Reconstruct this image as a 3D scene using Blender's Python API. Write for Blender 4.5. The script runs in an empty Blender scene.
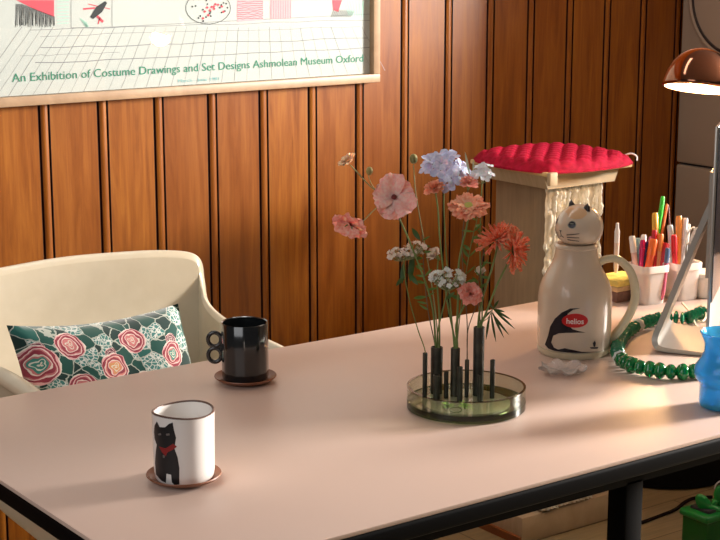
import bpy, bmesh, math, random
from mathutils import Vector, Matrix, noise
random.seed(7)
SC = bpy.context.scene
COL = SC.collection
# ------------------------------------------------------------------ camera frame
FPX = 1600.0
TH = math.atan(339/1600); YAW = math.atan2(2240, 1600*math.cos(TH)+339*math.sin(TH))
CAM = Vector((0, 0, 1.455))
FH = Vector((math.cos(YAW), math.sin(YAW), 0)); RT = Vector((math.sin(YAW), -math.cos(YAW), 0)); UPZ = Vector((0, 0, 1))
FW = FH*math.cos(TH) - UPZ*math.sin(TH); UPC = FH*math.sin(TH) + UPZ*math.cos(TH)
def ray(u, v): return FW*FPX + RT*(u-360) + UPC*(270-v)
def onZ(u, v, z): d = ray(u, v); return CAM + d*((z-CAM.z)/d.z)
def onY(u, v, y): d = ray(u, v); return CAM + d*((y-CAM.y)/d.y)
def onX(u, v, x): d = ray(u, v); return CAM + d*((x-CAM.x)/d.x)
def atD(u, v, dist): return CAM + ray(u, v)*(dist/FPX)
TZ = 0.74
WY = 3.3

# ------------------------------------------------------------------ materials
def mat(name, col, rough=.5, metal=0, coat=0, trans=0, ior=1.45, sss=0, emit=None, es=0, alpha=1, coatr=.1, spec=.5, sheen=0):
    m = bpy.data.materials.new(name); m.use_nodes = True
    b = m.node_tree.nodes['Principled BSDF']
    b.inputs['Base Color'].default_value = (*col, 1); b.inputs['Roughness'].default_value = rough
    b.inputs['Metallic'].default_value = metal; b.inputs['Coat Weight'].default_value = coat
    b.inputs['Coat Roughness'].default_value = coatr
    b.inputs['Transmission Weight'].default_value = trans; b.inputs['IOR'].default_value = ior
    b.inputs['Subsurface Weight'].default_value = sss
    b.inputs['Specular IOR Level'].default_value = spec
    b.inputs['Sheen Weight'].default_value = sheen
    b.inputs['Alpha'].default_value = alpha
    if sss: b.inputs['Subsurface Scale'].default_value = .01
    if emit: b.inputs['Emission Color'].default_value = (*emit, 1); b.inputs['Emission Strength'].default_value = es
    return m
class N:
    """small node helper"""
    def __init__(s, m): s.m = m; s.t = m.node_tree; s.b = s.t.nodes['Principled BSDF']
    def new(s, typ, **kw):
        n = s.t.nodes.new(typ)
        for k, v in kw.items(): setattr(n, k, v)
        return n
    def link(s, a, b): s.t.links.new(a, b)
    def math(s, op, a, b=None, c=None, clamp=False):
        n = s.new('ShaderNodeMath', operation=op); n.use_clamp = clamp
        for i, x in enumerate((a, b, c)):
            if x is None: continue
            if isinstance(x, (int, float)): n.inputs[i].default_value = x
            else: s.link(x, n.inputs[i])
        return n.outputs[0]
    def mix(s, f, a, b, mode='MIX'):
        n = s.new('ShaderNodeMix', data_type='RGBA', blend_type=mode)
        for sock, x in ((n.inputs[0], f), (n.inputs[6], a), (n.inputs[7], b)):
            if isinstance(x, (int, float)): sock.default_value = x
            elif isinstance(x, tuple): sock.default_value = (*x, 1)
            else: s.link(x, sock)
        return n.outputs[2]
    def ramp(s, f, stops, interp='LINEAR'):
        n = s.new('ShaderNodeValToRGB'); n.color_ramp.interpolation = interp
        e = n.color_ramp.elements
        while len(e) < len(stops): e.new(.5)
        for i, (p, c) in enumerate(stops):
            e[i].position = p; e[i].color = (*c, 1) if len(c) == 3 else c
        s.link(f, n.inputs[0]); return n.outputs[0]
    def coord(s, kind='Object', scale=(1, 1, 1), loc=(0, 0, 0)):
        tc = s.new('ShaderNodeTexCoord'); mp = s.new('ShaderNodeMapping')
        mp.inputs['Scale'].default_value = scale; mp.inputs['Location'].default_value = loc
        s.link(tc.outputs[kind], mp.inputs[0]); return mp.outputs[0]
    def noise(s, vec, scale=5, detail=4, rough=.5, dist=0, out=0):
        n = s.new('ShaderNodeTexNoise'); n.inputs['Scale'].default_value = scale; n.inputs['Detail'].default_value = detail
        n.inputs['Roughness'].default_value = rough; n.inputs['Distortion'].default_value = dist
        s.link(vec, n.inputs['Vector']); return n.outputs[out]
    def bump(s, h, strength=.3, dist=.002):
        n = s.new('ShaderNodeBump'); n.inputs['Strength'].default_value = strength; n.inputs['Distance'].default_value = dist
        s.link(h, n.inputs['Height']); s.link(n.outputs[0], s.b.inputs['Normal'])
    def base(s, c): s.link(c, s.b.inputs['Base Color'])
def mottled(name, c1, c2, scale=20, rough=.5, bump=0, **kw):
    m = mat(name, c1, rough, **kw); n = N(m); v = n.coord()
    f = n.noise(v, scale, 5)
    n.base(n.ramp(f, [(.35, c1), (.65, c2)]))
    if bump: n.bump(f, bump)
    return m
def thin_glass(name, tint=(1, 1, 1), rough=.02, ior=1.5, gl=1.0):
    m = bpy.data.materials.new(name); m.use_nodes = True; t = m.node_tree; t.nodes.clear()
    o = t.nodes.new('ShaderNodeOutputMaterial'); mx = t.nodes.new('ShaderNodeMixShader')
    tr = t.nodes.new('ShaderNodeBsdfTransparent'); tr.inputs[0].default_value = (*tint, 1)
    g = t.nodes.new('ShaderNodeBsdfGlossy'); g.inputs['Roughness'].default_value = rough
    g.inputs[0].default_value = (gl, gl, gl, 1)
    fr = t.nodes.new('ShaderNodeLayerWeight'); p = t.nodes.new('ShaderNodeMath'); p.operation = 'POWER'; t.links.new(fr.outputs['Facing'], p.inputs[0]); p.inputs[1].default_value = 4
    q = t.nodes.new('ShaderNodeMath'); q.operation = 'MULTIPLY_ADD'; t.links.new(p.outputs[0], q.inputs[0]); q.inputs[1].default_value = .6; q.inputs[2].default_value = .04
    t.links.new(q.outputs[0], mx.inputs[0]); t.links.new(tr.outputs[0], mx.inputs[1]); t.links.new(g.outputs[0], mx.inputs[2])
    t.links.new(mx.outputs[0], o.inputs[0]); return m

# wall boards
PITCH = .1455; X0 = 1.5345
def wood_wall():
    m = mat('varnished_boards', (.4, .15, .03), .42, coat=.45, coatr=.2, spec=.35); n = N(m)
    tc = n.new('ShaderNodeTexCoord'); sp = n.new('ShaderNodeSeparateXYZ'); n.link(tc.outputs['Object'], sp.inputs[0])
    idx = n.math('FLOOR', n.math('DIVIDE', n.math('SUBTRACT', sp.outputs[0], X0), PITCH))
    wn = n.new('ShaderNodeTexWhiteNoise', noise_dimensions='1D'); n.link(idx, wn.inputs['W'])
    cb = n.new('ShaderNodeCombineXYZ'); n.link(sp.outputs[0], cb.inputs[0]); n.link(n.math('MULTIPLY', idx, 3.7), cb.inputs[1]); n.link(sp.outputs[2], cb.inputs[2])
    mp = n.new('ShaderNodeMapping'); mp.inputs['Scale'].default_value = (16, 1, 1.3); n.link(cb.outputs[0], mp.inputs[0])
    f = n.noise(mp.outputs[0], 2.2, 8, .62, .7)
    mp2 = n.new('ShaderNodeMapping'); mp2.inputs['Scale'].default_value = (90, 1, 3); n.link(cb.outputs[0], mp2.inputs[0])
    f2 = n.noise(mp2.outputs[0], 2, 4, .6)
    g = n.math('ADD', n.math('MULTIPLY', f, .75), n.math('MULTIPLY', f2, .25))
    c = n.ramp(g, [(.3, (.14, .030, .001)), (.47, (.26, .074, .003)), (.6, (.34, .110, .006)), (.75, (.40, .15, .012))])
    c = n.mix(n.math('MULTIPLY', wn.outputs[0], .45), c, (.19, .045, .003))
    # bead strip between the boards is paler; grooves stained dark
    fr = n.math('MODULO', n.math('ADD', n.math('SUBTRACT', sp.outputs[0], X0), PITCH*40.5), PITCH)
    d = n.math('ABSOLUTE', n.math('SUBTRACT', fr, PITCH/2))
    groove = n.math('COMPARE', d, .0118, .0031)
    c = n.mix(groove, c, (.025, .003, .002))
    n.base(c)
    r = n.ramp(f, [(.3, (.36,)*3), (.7, (.5,)*3)]); n.link(r, n.b.inputs['Roughness'])
    n.bump(g, .12, .001)
    return m
def wood(name, a, b, scale=(1, 12, 12), rough=.5, coat=0):
    m = mat(name, a, rough, coat=coat); n = N(m); v = n.coord('Object', scale)
    f = n.noise(v, 6, 6, .6, .6); n.base(n.ramp(f, [(.35, a), (.65, b)])); n.bump(f, .08, .001); return m

# ------------------------------------------------------------------ mesh helpers
def tag(o, label=None, cat=None, group=None, kind=None):
    if label: o['label'] = label
    if cat: o['category'] = cat
    if group: o['group'] = group
    if kind: o['kind'] = kind
    return o
def wloc(p):
    v = Vector((0, 0, 0))
    while p: v += p.location; p = p.parent
    return v
def empty(name, loc, label, cat, group=None):
    o = bpy.data.objects.new(name, None); o.empty_display_size = .05; COL.objects.link(o); o.location = loc
    return tag(o, label, cat, group)
def obj(name, bm, m, parent=None, origin=None, smooth=True, label=None, cat=None, group=None, kind=None, ang=40, sub=0):
    off = wloc(parent) if parent else (Vector(origin) if origin is not None else Vector((0, 0, 0)))
    bmesh.ops.translate(bm, verts=bm.verts, vec=-off)
    bmesh.ops.recalc_face_normals(bm, faces=bm.faces)
    me = bpy.data.meshes.new(name); bm.to_mesh(me); bm.free()
    for mm in (m if isinstance(m, (list, tuple)) else [m]): me.materials.append(mm)
    if smooth:
        for p in me.polygons: p.use_smooth = True
        try: me.set_sharp_from_angle(angle=math.radians(ang))
        except Exception: pass
    o = bpy.data.objects.new(name, me); COL.objects.link(o)
    if parent: o.parent = parent
    else: o.location = off
    if sub:
        s = o.modifiers.new('sub', 'SUBSURF'); s.levels = sub; s.render_levels = sub
    return tag(o, label, cat, group, kind)
def box(bm, lo, hi, bev=0, seg=2, rot=None, piv=None):
    lo, hi = Vector(lo), Vector(hi); c = (lo+hi)/2
    r = bmesh.ops.create_cube(bm, size=1, matrix=Matrix.Translation(c) @ Matrix.Diagonal((*(hi-lo), 1)))
    vs = r['verts']
    if bev:
        es = list({e for v in vs for e in v.link_edges})
        q = bmesh.ops.bevel(bm, geom=es, offset=bev, segments=seg, profile=.5, affect='EDGES')
        vs = list({v for f in q['faces'] for v in f.verts} | {v for v in vs if v.is_valid})
    if rot: bmesh.ops.rotate(bm, verts=vs, cent=piv or c, matrix=rot)
    return vs
def lathe(bm, prof, c, seg=48, axis=None, xdir=None, close_b=True, close_t=False, warp=None):
    c = Vector(c); axis = (axis or UPZ).normalized()
    xd = xdir or (Vector((1, 0, 0)) if abs(axis.x) < .9 else Vector((0, 1, 0)))
    xd = (xd-axis*xd.dot(axis)).normalized(); yd = axis.cross(xd)
    rings = []
    for (r, z) in prof:
        ring = []
        for k in range(seg):
            a = 2*math.pi*k/seg; rr, zz = (r, z) if not warp else warp(r, z, a)
            ring.append(bm.verts.new(c + axis*zz + (xd*math.cos(a)+yd*math.sin(a))*rr))
        rings.append(ring)
    for a, b in zip(rings, rings[1:]):
        for k in range(seg): bm.faces.new((a[k], a[(k+1) % seg], b[(k+1) % seg], b[k]))
    if close_b: bm.faces.new(rings[0][::-1])
    if close_t: bm.faces.new(rings[-1])
    return rings
def catmull(pts, n=6):
    P = [Vector(p) for p in pts]; P = [P[0]*2-P[1]] + P + [P[-1]*2-P[-2]]; out = []
    for i in range(1, len(P)-2):
        for k in range(n):
            t = k/n; a, b, c, d = P[i-1:i+3]
            out.append(.5*((2*b)+(-a+c)*t+(2*a-5*b+4*c-d)*t*t+(-a+3*b-3*c+d)*t**3))
    out.append(P[-2]); return out
def tube(bm, pts, r, seg=10, cap=True, flat=1.0):
    n = len(pts); rs = r if isinstance(r, (list, tuple)) else [r]*n
    if len(rs) != n: rs = [rs[0]+(rs[-1]-rs[0])*i/(n-1) for i in range(n)]
    prev = None; rings = []
    for i, p in enumerate(pts):
        t = (Vector(pts[min(i+1, n-1)])-Vector(pts[max(i-1, 0)]))
        if t.length < 1e-9: t = Vector((0, 0, 1))
        t.normalize()
        if prev is None: prev = t.orthogonal()
        x = (prev-t*prev.dot(t)).normalized(); prev = x; y = t.cross(x)
        rings.append([bm.verts.new(Vector(p)+(x*math.cos(a)+y*math.sin(a)*flat)*rs[i]) for a in [2*math.pi*k/seg for k in range(seg)]])
    for a, b in zip(rings, rings[1:]):
        for k in range(seg): bm.faces.new((a[k], a[(k+1) % seg], b[(k+1) % seg], b[k]))
    if cap: bm.faces.new(rings[0][::-1]); bm.faces.new(rings[-1])
def ball(bm, c, r, sc=(1, 1, 1), u=12, v=8, rot=None):
    q = bmesh.ops.create_uvsphere(bm, u_segments=u, v_segments=v, radius=r)
    M = Matrix.Diagonal((*sc, 1))
    if rot: M = rot.to_4x4() @ M
    bmesh.ops.transform(bm, verts=q['verts'], matrix=Matrix.Translation(Vector(c)) @ M); return q['verts']
def prism(bm, poly, depth_vec):
    a = [bm.verts.new(p) for p in poly]; b = [bm.verts.new(Vector(p)+Vector(depth_vec)) for p in poly]; n = len(a)
    bm.faces.new(a); bm.faces.new(b[::-1])
    for k in range(n): bm.faces.new((a[k], b[k], b[(k+1) % n], a[(k+1) % n]))
def skin_poly(bm, polys, fn, thick=.0004, maxlen=.006):
    """flat outlines (x,y) cut fine, wrapped on a curved surface by fn(x,y,h), with real thickness"""
    t = bmesh.new()
    for poly in polys:
        t.faces.new([t.verts.new((x, y, 0)) for x, y in poly])
    t.normal_update(); bmesh.ops.triangulate(t, faces=t.faces)
    for _ in range(6):
        es = [e for e in t.edges if e.calc_length() > maxlen]
        if not es: break
        bmesh.ops.subdivide_edges(t, edges=es, cuts=1); bmesh.ops.triangulate(t, faces=t.faces)
    top = {v: bm.verts.new(fn(v.co.x, v.co.y, thick)) for v in t.verts}
    bot = {v: bm.verts.new(fn(v.co.x, v.co.y, -.0002)) for v in t.verts}
    for f in t.faces:
        bm.faces.new([top[v] for v in f.verts]); bm.faces.new([bot[v] for v in reversed(f.verts)])
    for e in t.edges:
        if len(e.link_faces) == 1:
            a, b = e.verts; bm.faces.new((top[a], top[b], bot[b], bot[a]))
    t.free()
def text_poly(s, size, sx=1.0, bold=0.0, shear=0.0):
    cu = bpy.data.curves.new('txt', 'FONT'); cu.body = s; cu.size = size; cu.align_x = 'CENTER'; cu.offset = bold; cu.shear = shear; cu.resolution_u = 3
    o = bpy.data.objects.new('txt', cu); COL.objects.link(o)
    dg = bpy.context.evaluated_depsgraph_get(); me = bpy.data.meshes.new_from_object(o.evaluated_get(dg))
    vs = [(v.co.x*sx, v.co.y) for v in me.vertices]; fs = [tuple(p.vertices) for p in me.polygons]
    bpy.data.objects.remove(o); bpy.data.curves.remove(cu); bpy.data.meshes.remove(me); return vs, fs
def put_text(bm, tp, fn, thick=.0003):
    vs, fs = tp; V = [bm.verts.new(fn(x, y, thick)) for x, y in vs]
    for f in fs:
        try: bm.faces.new([V[i] for i in f])
        except ValueError: pass
def interp(tab, x):
    if x <= tab[0][0]: return tab[0][1]
    for (a, b), (c, d) in zip(tab, tab[1:]):
        if x <= c: return b+(d-b)*(x-a)/(c-a)
    return tab[-1][1]

# ------------------------------------------------------------------ room
bm = bmesh.new()   # panelled wall, profile along X, extruded upwards
prof = []; k = -8; xa = -.4
x = X0 - PITCH*14
while x < 5.2:
    for dx, dy in ((-.0138, 0), (-.0132, .007), (-.0098, .007), (-.0090, -.0005), (-.005, -.003), (0, -.004), (.005, -.003), (.0090, -.0005), (.0098, .007), (.0132, .007), (.0138, 0)):
        prof.append((x+dx, WY+dy))
    x += PITCH
vs0 = [bm.verts.new((x, y, 0)) for x, y in prof]; vs1 = [bm.verts.new((x, y, 2.6)) for x, y in prof]
for i in range(len(prof)-1): bm.faces.new((vs0[i], vs0[i+1], vs1[i+1], vs1[i]))
bl = [bm.verts.new((prof[0][0], WY+.05, 0)), bm.verts.new((prof[-1][0], WY+.05, 0)), bm.verts.new((prof[-1][0], WY+.05, 2.6)), bm.verts.new((prof[0][0], WY+.05, 2.6))]
bm.faces.new(bl)
obj('wall_back', bm, wood_wall(), kind='structure', ang=25)
# floor: pale laminate planks
m = mat('laminate_floor', (.5, .38, .22), .4); n = N(m)
br = n.new('ShaderNodeTexBrick'); n.link(n.coord('Object', (1, 1, 1)), br.inputs[0])
br.inputs['Color1'].default_value = (.34, .28, .18, 1); br.inputs['Color2'].default_value = (.28, .23, .14, 1); br.inputs['Mortar'].default_value = (.12, .08, .05, 1)
br.inputs['Scale'].default_value = 1; br.inputs['Mortar Size'].default_value = .002; br.inputs['Brick Width'].default_value = 1.2; br.inputs['Row Height'].default_value = .16
gf = n.noise(n.coord('Object', (1.5, 22, 1)), 4, 6, .6, .5)
n.base(n.mix(.5, br.outputs[0], n.ramp(gf, [(.35, (.22, .18, .12)), (.65, (.5, .42, .3))]), 'OVERLAY'))
bm = bmesh.new(); box(bm, (-1.5, -1.5, -.05), (5.2, WY+.05, 0)); obj('floor', bm, m, kind='structure', smooth=False)
# right wall with its window opening (daylight enters here)
WX = 5.2
wm = mottled('plaster', (.20, .17, .14), (.24, .2, .17), 8, .8)
bm = bmesh.new(); wy0, wy1, wz0, wz1 = .05, 1.5, .8, 2.54
box(bm, (WX, -1.5, 0), (WX+.12, wy0, 2.6)); box(bm, (WX, wy1, 0), (WX+.12, WY+.05, 2.6))
box(bm, (WX, wy0, 0), (WX+.12, wy1, wz0)); box(bm, (WX, wy0, wz1), (WX+.12, wy1, 2.6)); obj('wall_right', bm, wm, kind='structure', smooth=False)
bm = bmesh.new(); t_ = .05
box(bm, (WX+.03, wy0, wz0), (WX+.09, wy0+t_, wz1)); box(bm, (WX+.03, wy1-t_, wz0), (WX+.09, wy1, wz1))
box(bm, (WX+.03, wy0, wz0), (WX+.09, wy1, wz0+t_)); box(bm, (WX+.03, wy0, wz1-t_), (WX+.09, wy1, wz1)); box(bm, (WX+.03, wy0, 1.2), (WX+.09, wy1, 1.23))
obj('window_1', bm, mat('window_white', (.8, .8, .78), .4), kind='structure', smooth=False)
bm = bmesh.new(); box(bm, (-1.5, -1.5, 2.6), (WX+.12, WY+.05, 2.65)); obj('ceiling', bm, wm, kind='structure', smooth=False)

# added half-height panel out of view, keeps window light off the lower wall
bm = bmesh.new(); box(bm, (3.58, 1.5, 0), (3.68, 2.47, 1.22), .004); obj('light_blocker', bm, wm, kind='structure')
# ------------------------------------------------------------------ framed poster
py = WY-.024
p1 = onY(380, 82, py-.004); ztop = 1.80; xl = .62; xr = p1.x; zb = p1.z
po = empty('framed_poster', (xl, WY, zb), 'large framed exhibition poster with green lettering hanging on the wood-panelled wall', 'poster')
fw = .021
fm = wood('pale_wood_frame', (.34, .22, .13), (.42, .28, .17), (3, 3, 3), .45)
bm = bmesh.new()
box(bm, (xl, WY-.03, zb), (xr, WY-.004, zb+fw), .002); box(bm, (xl, WY-.03, ztop-fw), (xr, WY-.004, ztop), .002)
box(bm, (xl, WY-.03, zb+fw), (xl+fw, WY-.004, ztop-fw), .002); box(bm, (xr-fw, WY-.03, zb+fw), (xr, WY-.004, ztop-fw), .002)
obj('frame', bm, fm, po)
bm = bmesh.new(); box(bm, (xl+fw, WY-.010, zb+fw), (xr-fw, WY-.005, ztop-fw)); obj('backing_board', bm, mat('board_dark', (.03, .02, .015), .7), po, smooth=False)
yp = WY-.0115
def W(u, v, h=0): q = onY(u, v, yp); return Vector((q.x, yp-h, q.z))
bm = bmesh.new(); pr = W(374, 60).x
box(bm, (xl+fw+.004, yp, zb+fw+.001), (pr, WY-.010, ztop-fw-.004)); paper = mottled('poster_paper', (.55, .555, .55), (.60, .60, .59), 3, .6)
obj('paper', bm, paper, po, smooth=False)
ink = mat('grey_ink', (.27, .26, .28), .6); green = mat('green_ink', (.03, .27, .17), .6); redi = mat('red_ink', (.72, .08, .12), .6)
pinki = mat('pink_ink', (.78, .42, .47), .6); blk = mat('black_ink', (.03, .03, .035), .6); mint = mat('mint_ink', (.45, .72, .62), .6); greyw = mat('wash_grey', (.52, .54, .54), .6); tealb = mat('light_teal_ink', (.25, .55, .58), .6)
def line(bm, pts, w, h=.0004):
    for (a, b) in zip(pts, pts[1:]):
        A, B = W(*a, h), W(*b, h); d = (B-A); L = d.length
        if L < 1e-6: continue
        d.normalize(); nrm = Vector((-d.z, 0, d.x))*w/2
        bm.faces.new([bm.verts.new(q) for q in (A-nrm, B-nrm, B+nrm, A+nrm)])
bm = bmesh.new(); rr = random.Random(3)
def wobble(a, b, n=8, am=.8):
    return [(a[0]+(b[0]-a[0])*i/n+rr.uniform(-am, am)*.4, a[1]+(b[1]-a[1])*i/n+rr.uniform(-am, am)) for i in range(n+1)]
for v0, sl, x0, x1, w in ((30, -.03, 30, 370, .0011), (36, -.03, 40, 360, .0008), (48, -.03, 40, 368, .0016), (63, -.045, 35, 372, .0018), (56, -.035, 20, 120, .0007)):
    line(bm, wobble((x0, v0), (x1, v0+sl*(x1-x0)), 14, .8), w)
for i in range(34):      # floor boards fanning towards the viewer
    xt = 22+i*10.3; xb = xt+(xt-230)*.22-6
    line(bm, wobble((xt, 27), (xb, 99-.068*xb-2), 6, .5), .0007 if i % 3 else .0012, .0003)
line(bm, [(71, 0), (71, 28), (112, 27), (112, 0)], .0012); line(bm, [(112, 27), (370, 14)], .0012)
obj('sketched_lines', bm, ink, po, smooth=False)
bm = bmesh.new()
def patch(bm, pts, h=.0005): bm.faces.new([bm.verts.new(W(*p, h)) for p in pts])
patch(bm, [(22, 3), (16, 0), (54, 0), (54, 17), (36, 10)]); patch(bm, [(332, 0), (342, 0), (338, 12), (333, 10)])
for (a, b, w) in (((83, 9), (95, 8), .004), ((97, 16), (103, 22), .006), ((88, 4), (110, 9), .002), ((100, 17), (98, 24), .003)): line(bm, [a, b], w, .0006)
for i in range(16):
    a = rr.uniform(0, 6.28); q = rr.random()**.5; cx, cy = 208+20*q*math.cos(a), 8+14*q*math.sin(a); patch(bm, [(cx-1.4, cy), (cx, cy-1.6), (cx+1.6, cy), (cx, cy+1.5)], .0009)
obj('red_shapes', bm, redi, po, smooth=False)
bm = bmesh.new()
for i in range(46):
    x = 16+i*.85; y = 4+max(0, (x-22)*.38); line(bm, [(x, y), (x+rr.uniform(-1.2, 1.2), 26+rr.uniform(-2, 1.5))], .0010, .0007)
patch(bm, [(90, 17), (96, 7), (105, 1), (107, 3), (102, 12), (93, 19)], .0008)
for i in range(24):
    a = rr.uniform(0, 6.28); q = rr.random()**.5; cx, cy = 208+20*q*math.cos(a), 8+14*q*math.sin(a); patch(bm, [(cx-1, cy), (cx, cy-1.1), (cx+1.1, cy), (cx, cy+1)], .0009)
line(bm, [(208+22.5*math.cos(a*.3), 8+16*math.sin(a*.3)) for a in range(22)], .0012, .0008)
for i in range(12): line(bm, [(334+i*1.8, 9+i*.2), (331+i*1.7, 17)], .0012, .0007)
obj('black_strokes', bm, blk, po, smooth=False)
bm = bmesh.new()
patch(bm, [(237, 0), (263, 0), (263, 20), (237, 22)], .0005); patch(bm, [(270, 0), (291, 0), (291, 18), (270, 19)], .0005)
obj('pink_panels', bm, pinki, po, smooth=False)
bm = bmesh.new()
for i in range(9): line(bm, wobble((237, 2+i*2.1), (263, 1.2+i*2.1), 9, .5), .0012, .0008)
for i in range(9): line(bm, [(271+i*2.4, 0), (271+i*2.4, 19)], .0006, .0008)
obj('red_hatching', bm, redi, po, smooth=False)
bm = bmesh.new()
for i in range(8): line(bm, [(57, 1+i*3.2), (69, .5+i*3.2)], .0018, .0006)
for i in range(5): line(bm, [(80+i*1.5, 18+i), (86+i*.6, 27)], .0022, .0006)
for i in range(7): line(bm, [(345+i*3, 1), (349+i*2.2, 15+i*.5)], .0035, .0006)
obj('mint_strokes', bm, mint, po, smooth=False)
def flat_text(bm, s, size, u0, v0, u1, v1, h=.001):
    """text laid on the poster from its left end to its right end"""
    tp = text_poly(s, size); xs = [p[0] for p in tp[0]]; a, b = min(xs), max(xs)
    A, B = W(u0, v0), W(u1, v1)
    def fn(x, y, t):
        f = (x-a)/(b-a); q = A.lerp(B, f); return Vector((q.x, yp-h, q.z+y))
    put_text(bm, tp, fn)
bm = bmesh.new(); flat_text(bm, 'An Exhibition of Costume Drawings and Set Designs Ashmolean Museum Oxford', .0265, 12, 82, 363, 61.5)
obj('green_lettering', bm, green, po, smooth=False, label='green title lettering')
bm = bmesh.new(); flat_text(bm, 'March - June 1981', .0105, 178, 82.5, 219, 80); obj('small_lettering', bm, tealb, po, smooth=False)
bm = bmesh.new(); box(bm, (xl+fw-.003, WY-.0185, zb+fw-.003), (xr-fw+.003, WY-.0165, ztop-fw+.003)); obj('glazing', bm, thin_glass('picture_glass', (.97, .99, .98), .03, 1.5), po, smooth=False)

# ------------------------------------------------------------------ stacked appliance
AX = 3.575
am = mottled('taupe_enamel', (.42, .33, .25), (.45, .355, .27), 4, .45)
zs = onX(690, 165, AX).z
sd = empty('stacked_appliance', (AX, WY, 0), 'tall taupe appliance stack with a round dark-rimmed door beside the panelled wall', 'appliance')
bm = bmesh.new(); box(bm, (AX, 2.48, .02), (AX+.62, WY-.012, zs-.003), .006); obj('lower_cabinet', bm, am, sd)
bm = bmesh.new(); box(bm, (AX, 2.48, zs+.003), (AX+.62, WY-.012, zs+.88), .006); obj('upper_cabinet', bm, am, sd)
bm = bmesh.new(); box(bm, (AX+.01, 2.49, 0), (AX+.61, WY-.02, zs+.87)); obj('inner_core', bm, blk, sd, smooth=False)
dc = onX(741, -4, AX)
bm = bmesh.new(); lathe(bm, [(.168, -.002), (.188, .0), (.190, .012), (.178, .018), (.170, .016)], dc, 64, Vector((-1, 0, 0)), close_b=False); obj('door_bezel', bm, am, sd)
bm = bmesh.new(); lathe(bm, [(.170, 0), (.170, .017), (.164, .020), (.161, .016)], dc, 64, Vector((-1, 0, 0)), close_b=False); obj('door_seal', bm, mat('dark_rubber', (.03, .02, .02), .5), sd, label='dark round door rim')
bm = bmesh.new(); lathe(bm, [(.161, 0), (.161, .016), (.12, .022), (.0005, .024)], dc, 64, Vector((-1, 0, 0))); obj('door', bm, am, sd)

# ------------------------------------------------------------------ table
tx0, tx1, ty0, ty1 = .806, 2.78, 1.487, 2.281
tb = empty('table', ((tx0+tx1)/2, (ty0+ty1)/2, 0), 'long table with a pale pink-beige laminate top and thick black edge', 'table')
tm = mottled('pink_beige_laminate', (.60, .45, .38), (.63, .475, .40), 1.5, .38)
bm = bmesh.new(); box(bm, (tx0+.002, ty0+.002, TZ-.006), (tx1-.002, ty1-.002, TZ), .001); obj('tabletop', bm, tm, tb)
bkm = mat('black_edge', (.0025, .0025, .003), .55, spec=.06)
bm = bmesh.new(); box(bm, (tx0, ty0, TZ-.031), (tx1, ty1, TZ-.0055), .006, 3); obj('edge_band', bm, bkm, tb)
bm = bmesh.new()
for yy in (ty0+.035, ty1-.075): box(bm, (tx0+.04, yy, TZ-.056), (tx1-.04, yy+.035, TZ-.031))
for xx in (tx0+.06, 1.58, tx1-.1): box(bm, (xx, ty0+.035, TZ-.056), (xx+.035, ty1-.04, TZ-.031))
obj('under_frame', bm, bkm, tb, smooth=False)
lp = onZ(623, 478, TZ-.056)
for xx, yy in ((tx1-.1, ty0+.04), (tx1-.1, ty1-.08), (lp.x-.02, ty0+.035), (lp.x-.02, ty1-.08)):
    bm = bmesh.new(); box(bm, (xx, yy, 0.006), (xx+.036, yy+.036, TZ-.05), .003); o = obj('leg', bm, bkm, tb)
    bm = bmesh.new(); box(bm, (xx-.002, yy-.002, 0), (xx+.038, yy+.038, .008)); obj('foot_cap', bm, bkm, o, smooth=False)

# ------------------------------------------------------------------ shell chair
chm = mottled('cream_fibreglass', (.66, .58, .43), (.69, .61, .46), 30, .3, coat=.4)
CX = 1.30
ch = empty('shell_chair', (CX, 2.5, 0), 'cream moulded shell armchair tucked behind the table, holding a floral cushion', 'chair')
rim = [(1.068, 2.13, .655), (1.070, 2.24, .690), (1.073, 2.34, .713), (1.074, 2.46, .721), (1.060, 2.57, .724), (1.036, 2.655, .742), (1.024, 2.69, .785), (1.030, 2.70, .824), (1.10, 2.712, .839), (1.22, 2.722, .845), (CX, 2.724, .847)]
rim = rim + [(2*CX-x, y, z) for x, y, z in rim[-2::-1]]
# right-hand arm measured a little further out
rim = [Vector((x+(.004 if y < 2.6 else -.006) if x > CX+.1 else x, y, z)) for x, y, z in rim]
RP = catmull(rim, 5)
def seatpt(i, n):
    s = i/(n-1); a = math.pi*(1.5-0) # angle sweep from front-left round the back
    ang = math.radians(205)-math.radians(230)*s
    return Vector((CX-.205*math.cos(math.radians(-28)+math.radians(236)*s), 2.37+.215*math.sin(math.radians(-28)+math.radians(236)*s), .425))
bm = bmesh.new(); nR = len(RP); M_ = 12; grid = []
cen = Vector((CX, 2.34, .415))
for i, p in enumerate(RP):
    sp = seatpt(i, nR); col = []
    out = (p-Vector((CX, 2.42, p.z))); out.z = 0; out.normalize()
    col.append(p + out*.030 - Vector((0, 0, .018))); col.append(p + out*.026 - Vector((0, 0, .006))); col.append(p + out*.012 + Vector((0, 0, .001)))
    for k in range(M_+1):
        t = k/M_
        mid = Vector((p.x*.94+sp.x*.06, p.y*.9+sp.y*.1, .40))
        col.append(p*(1-t)**2 + mid*2*t*(1-t) + sp*t*t)
    col.append(sp*.5+cen*.5)
    grid.append([bm.verts.new(q) for q in col])
for a, b in zip(grid, grid[1:]):
    for k in range(len(a)-1): bm.faces.new((a[k], b[k], b[k+1], a[k+1]))
cv = bm.verts.new(cen)
for a, b in zip(grid, grid[1:]): bm.faces.new((a[-1], b[-1], cv))
bm.faces.new((grid[-1][-1], grid[0][-1], cv))
o = obj('shell', bm, chm, ch, ang=60); s = o.modifiers.new('th', 'SOLIDIFY'); s.thickness = .007; s.offset = 0
s = o.modifiers.new('sub', 'SUBSURF'); s.levels = 1; s.render_levels = 1
chl = mat('cream_metal', (.62, .55, .42), .35)
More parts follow.
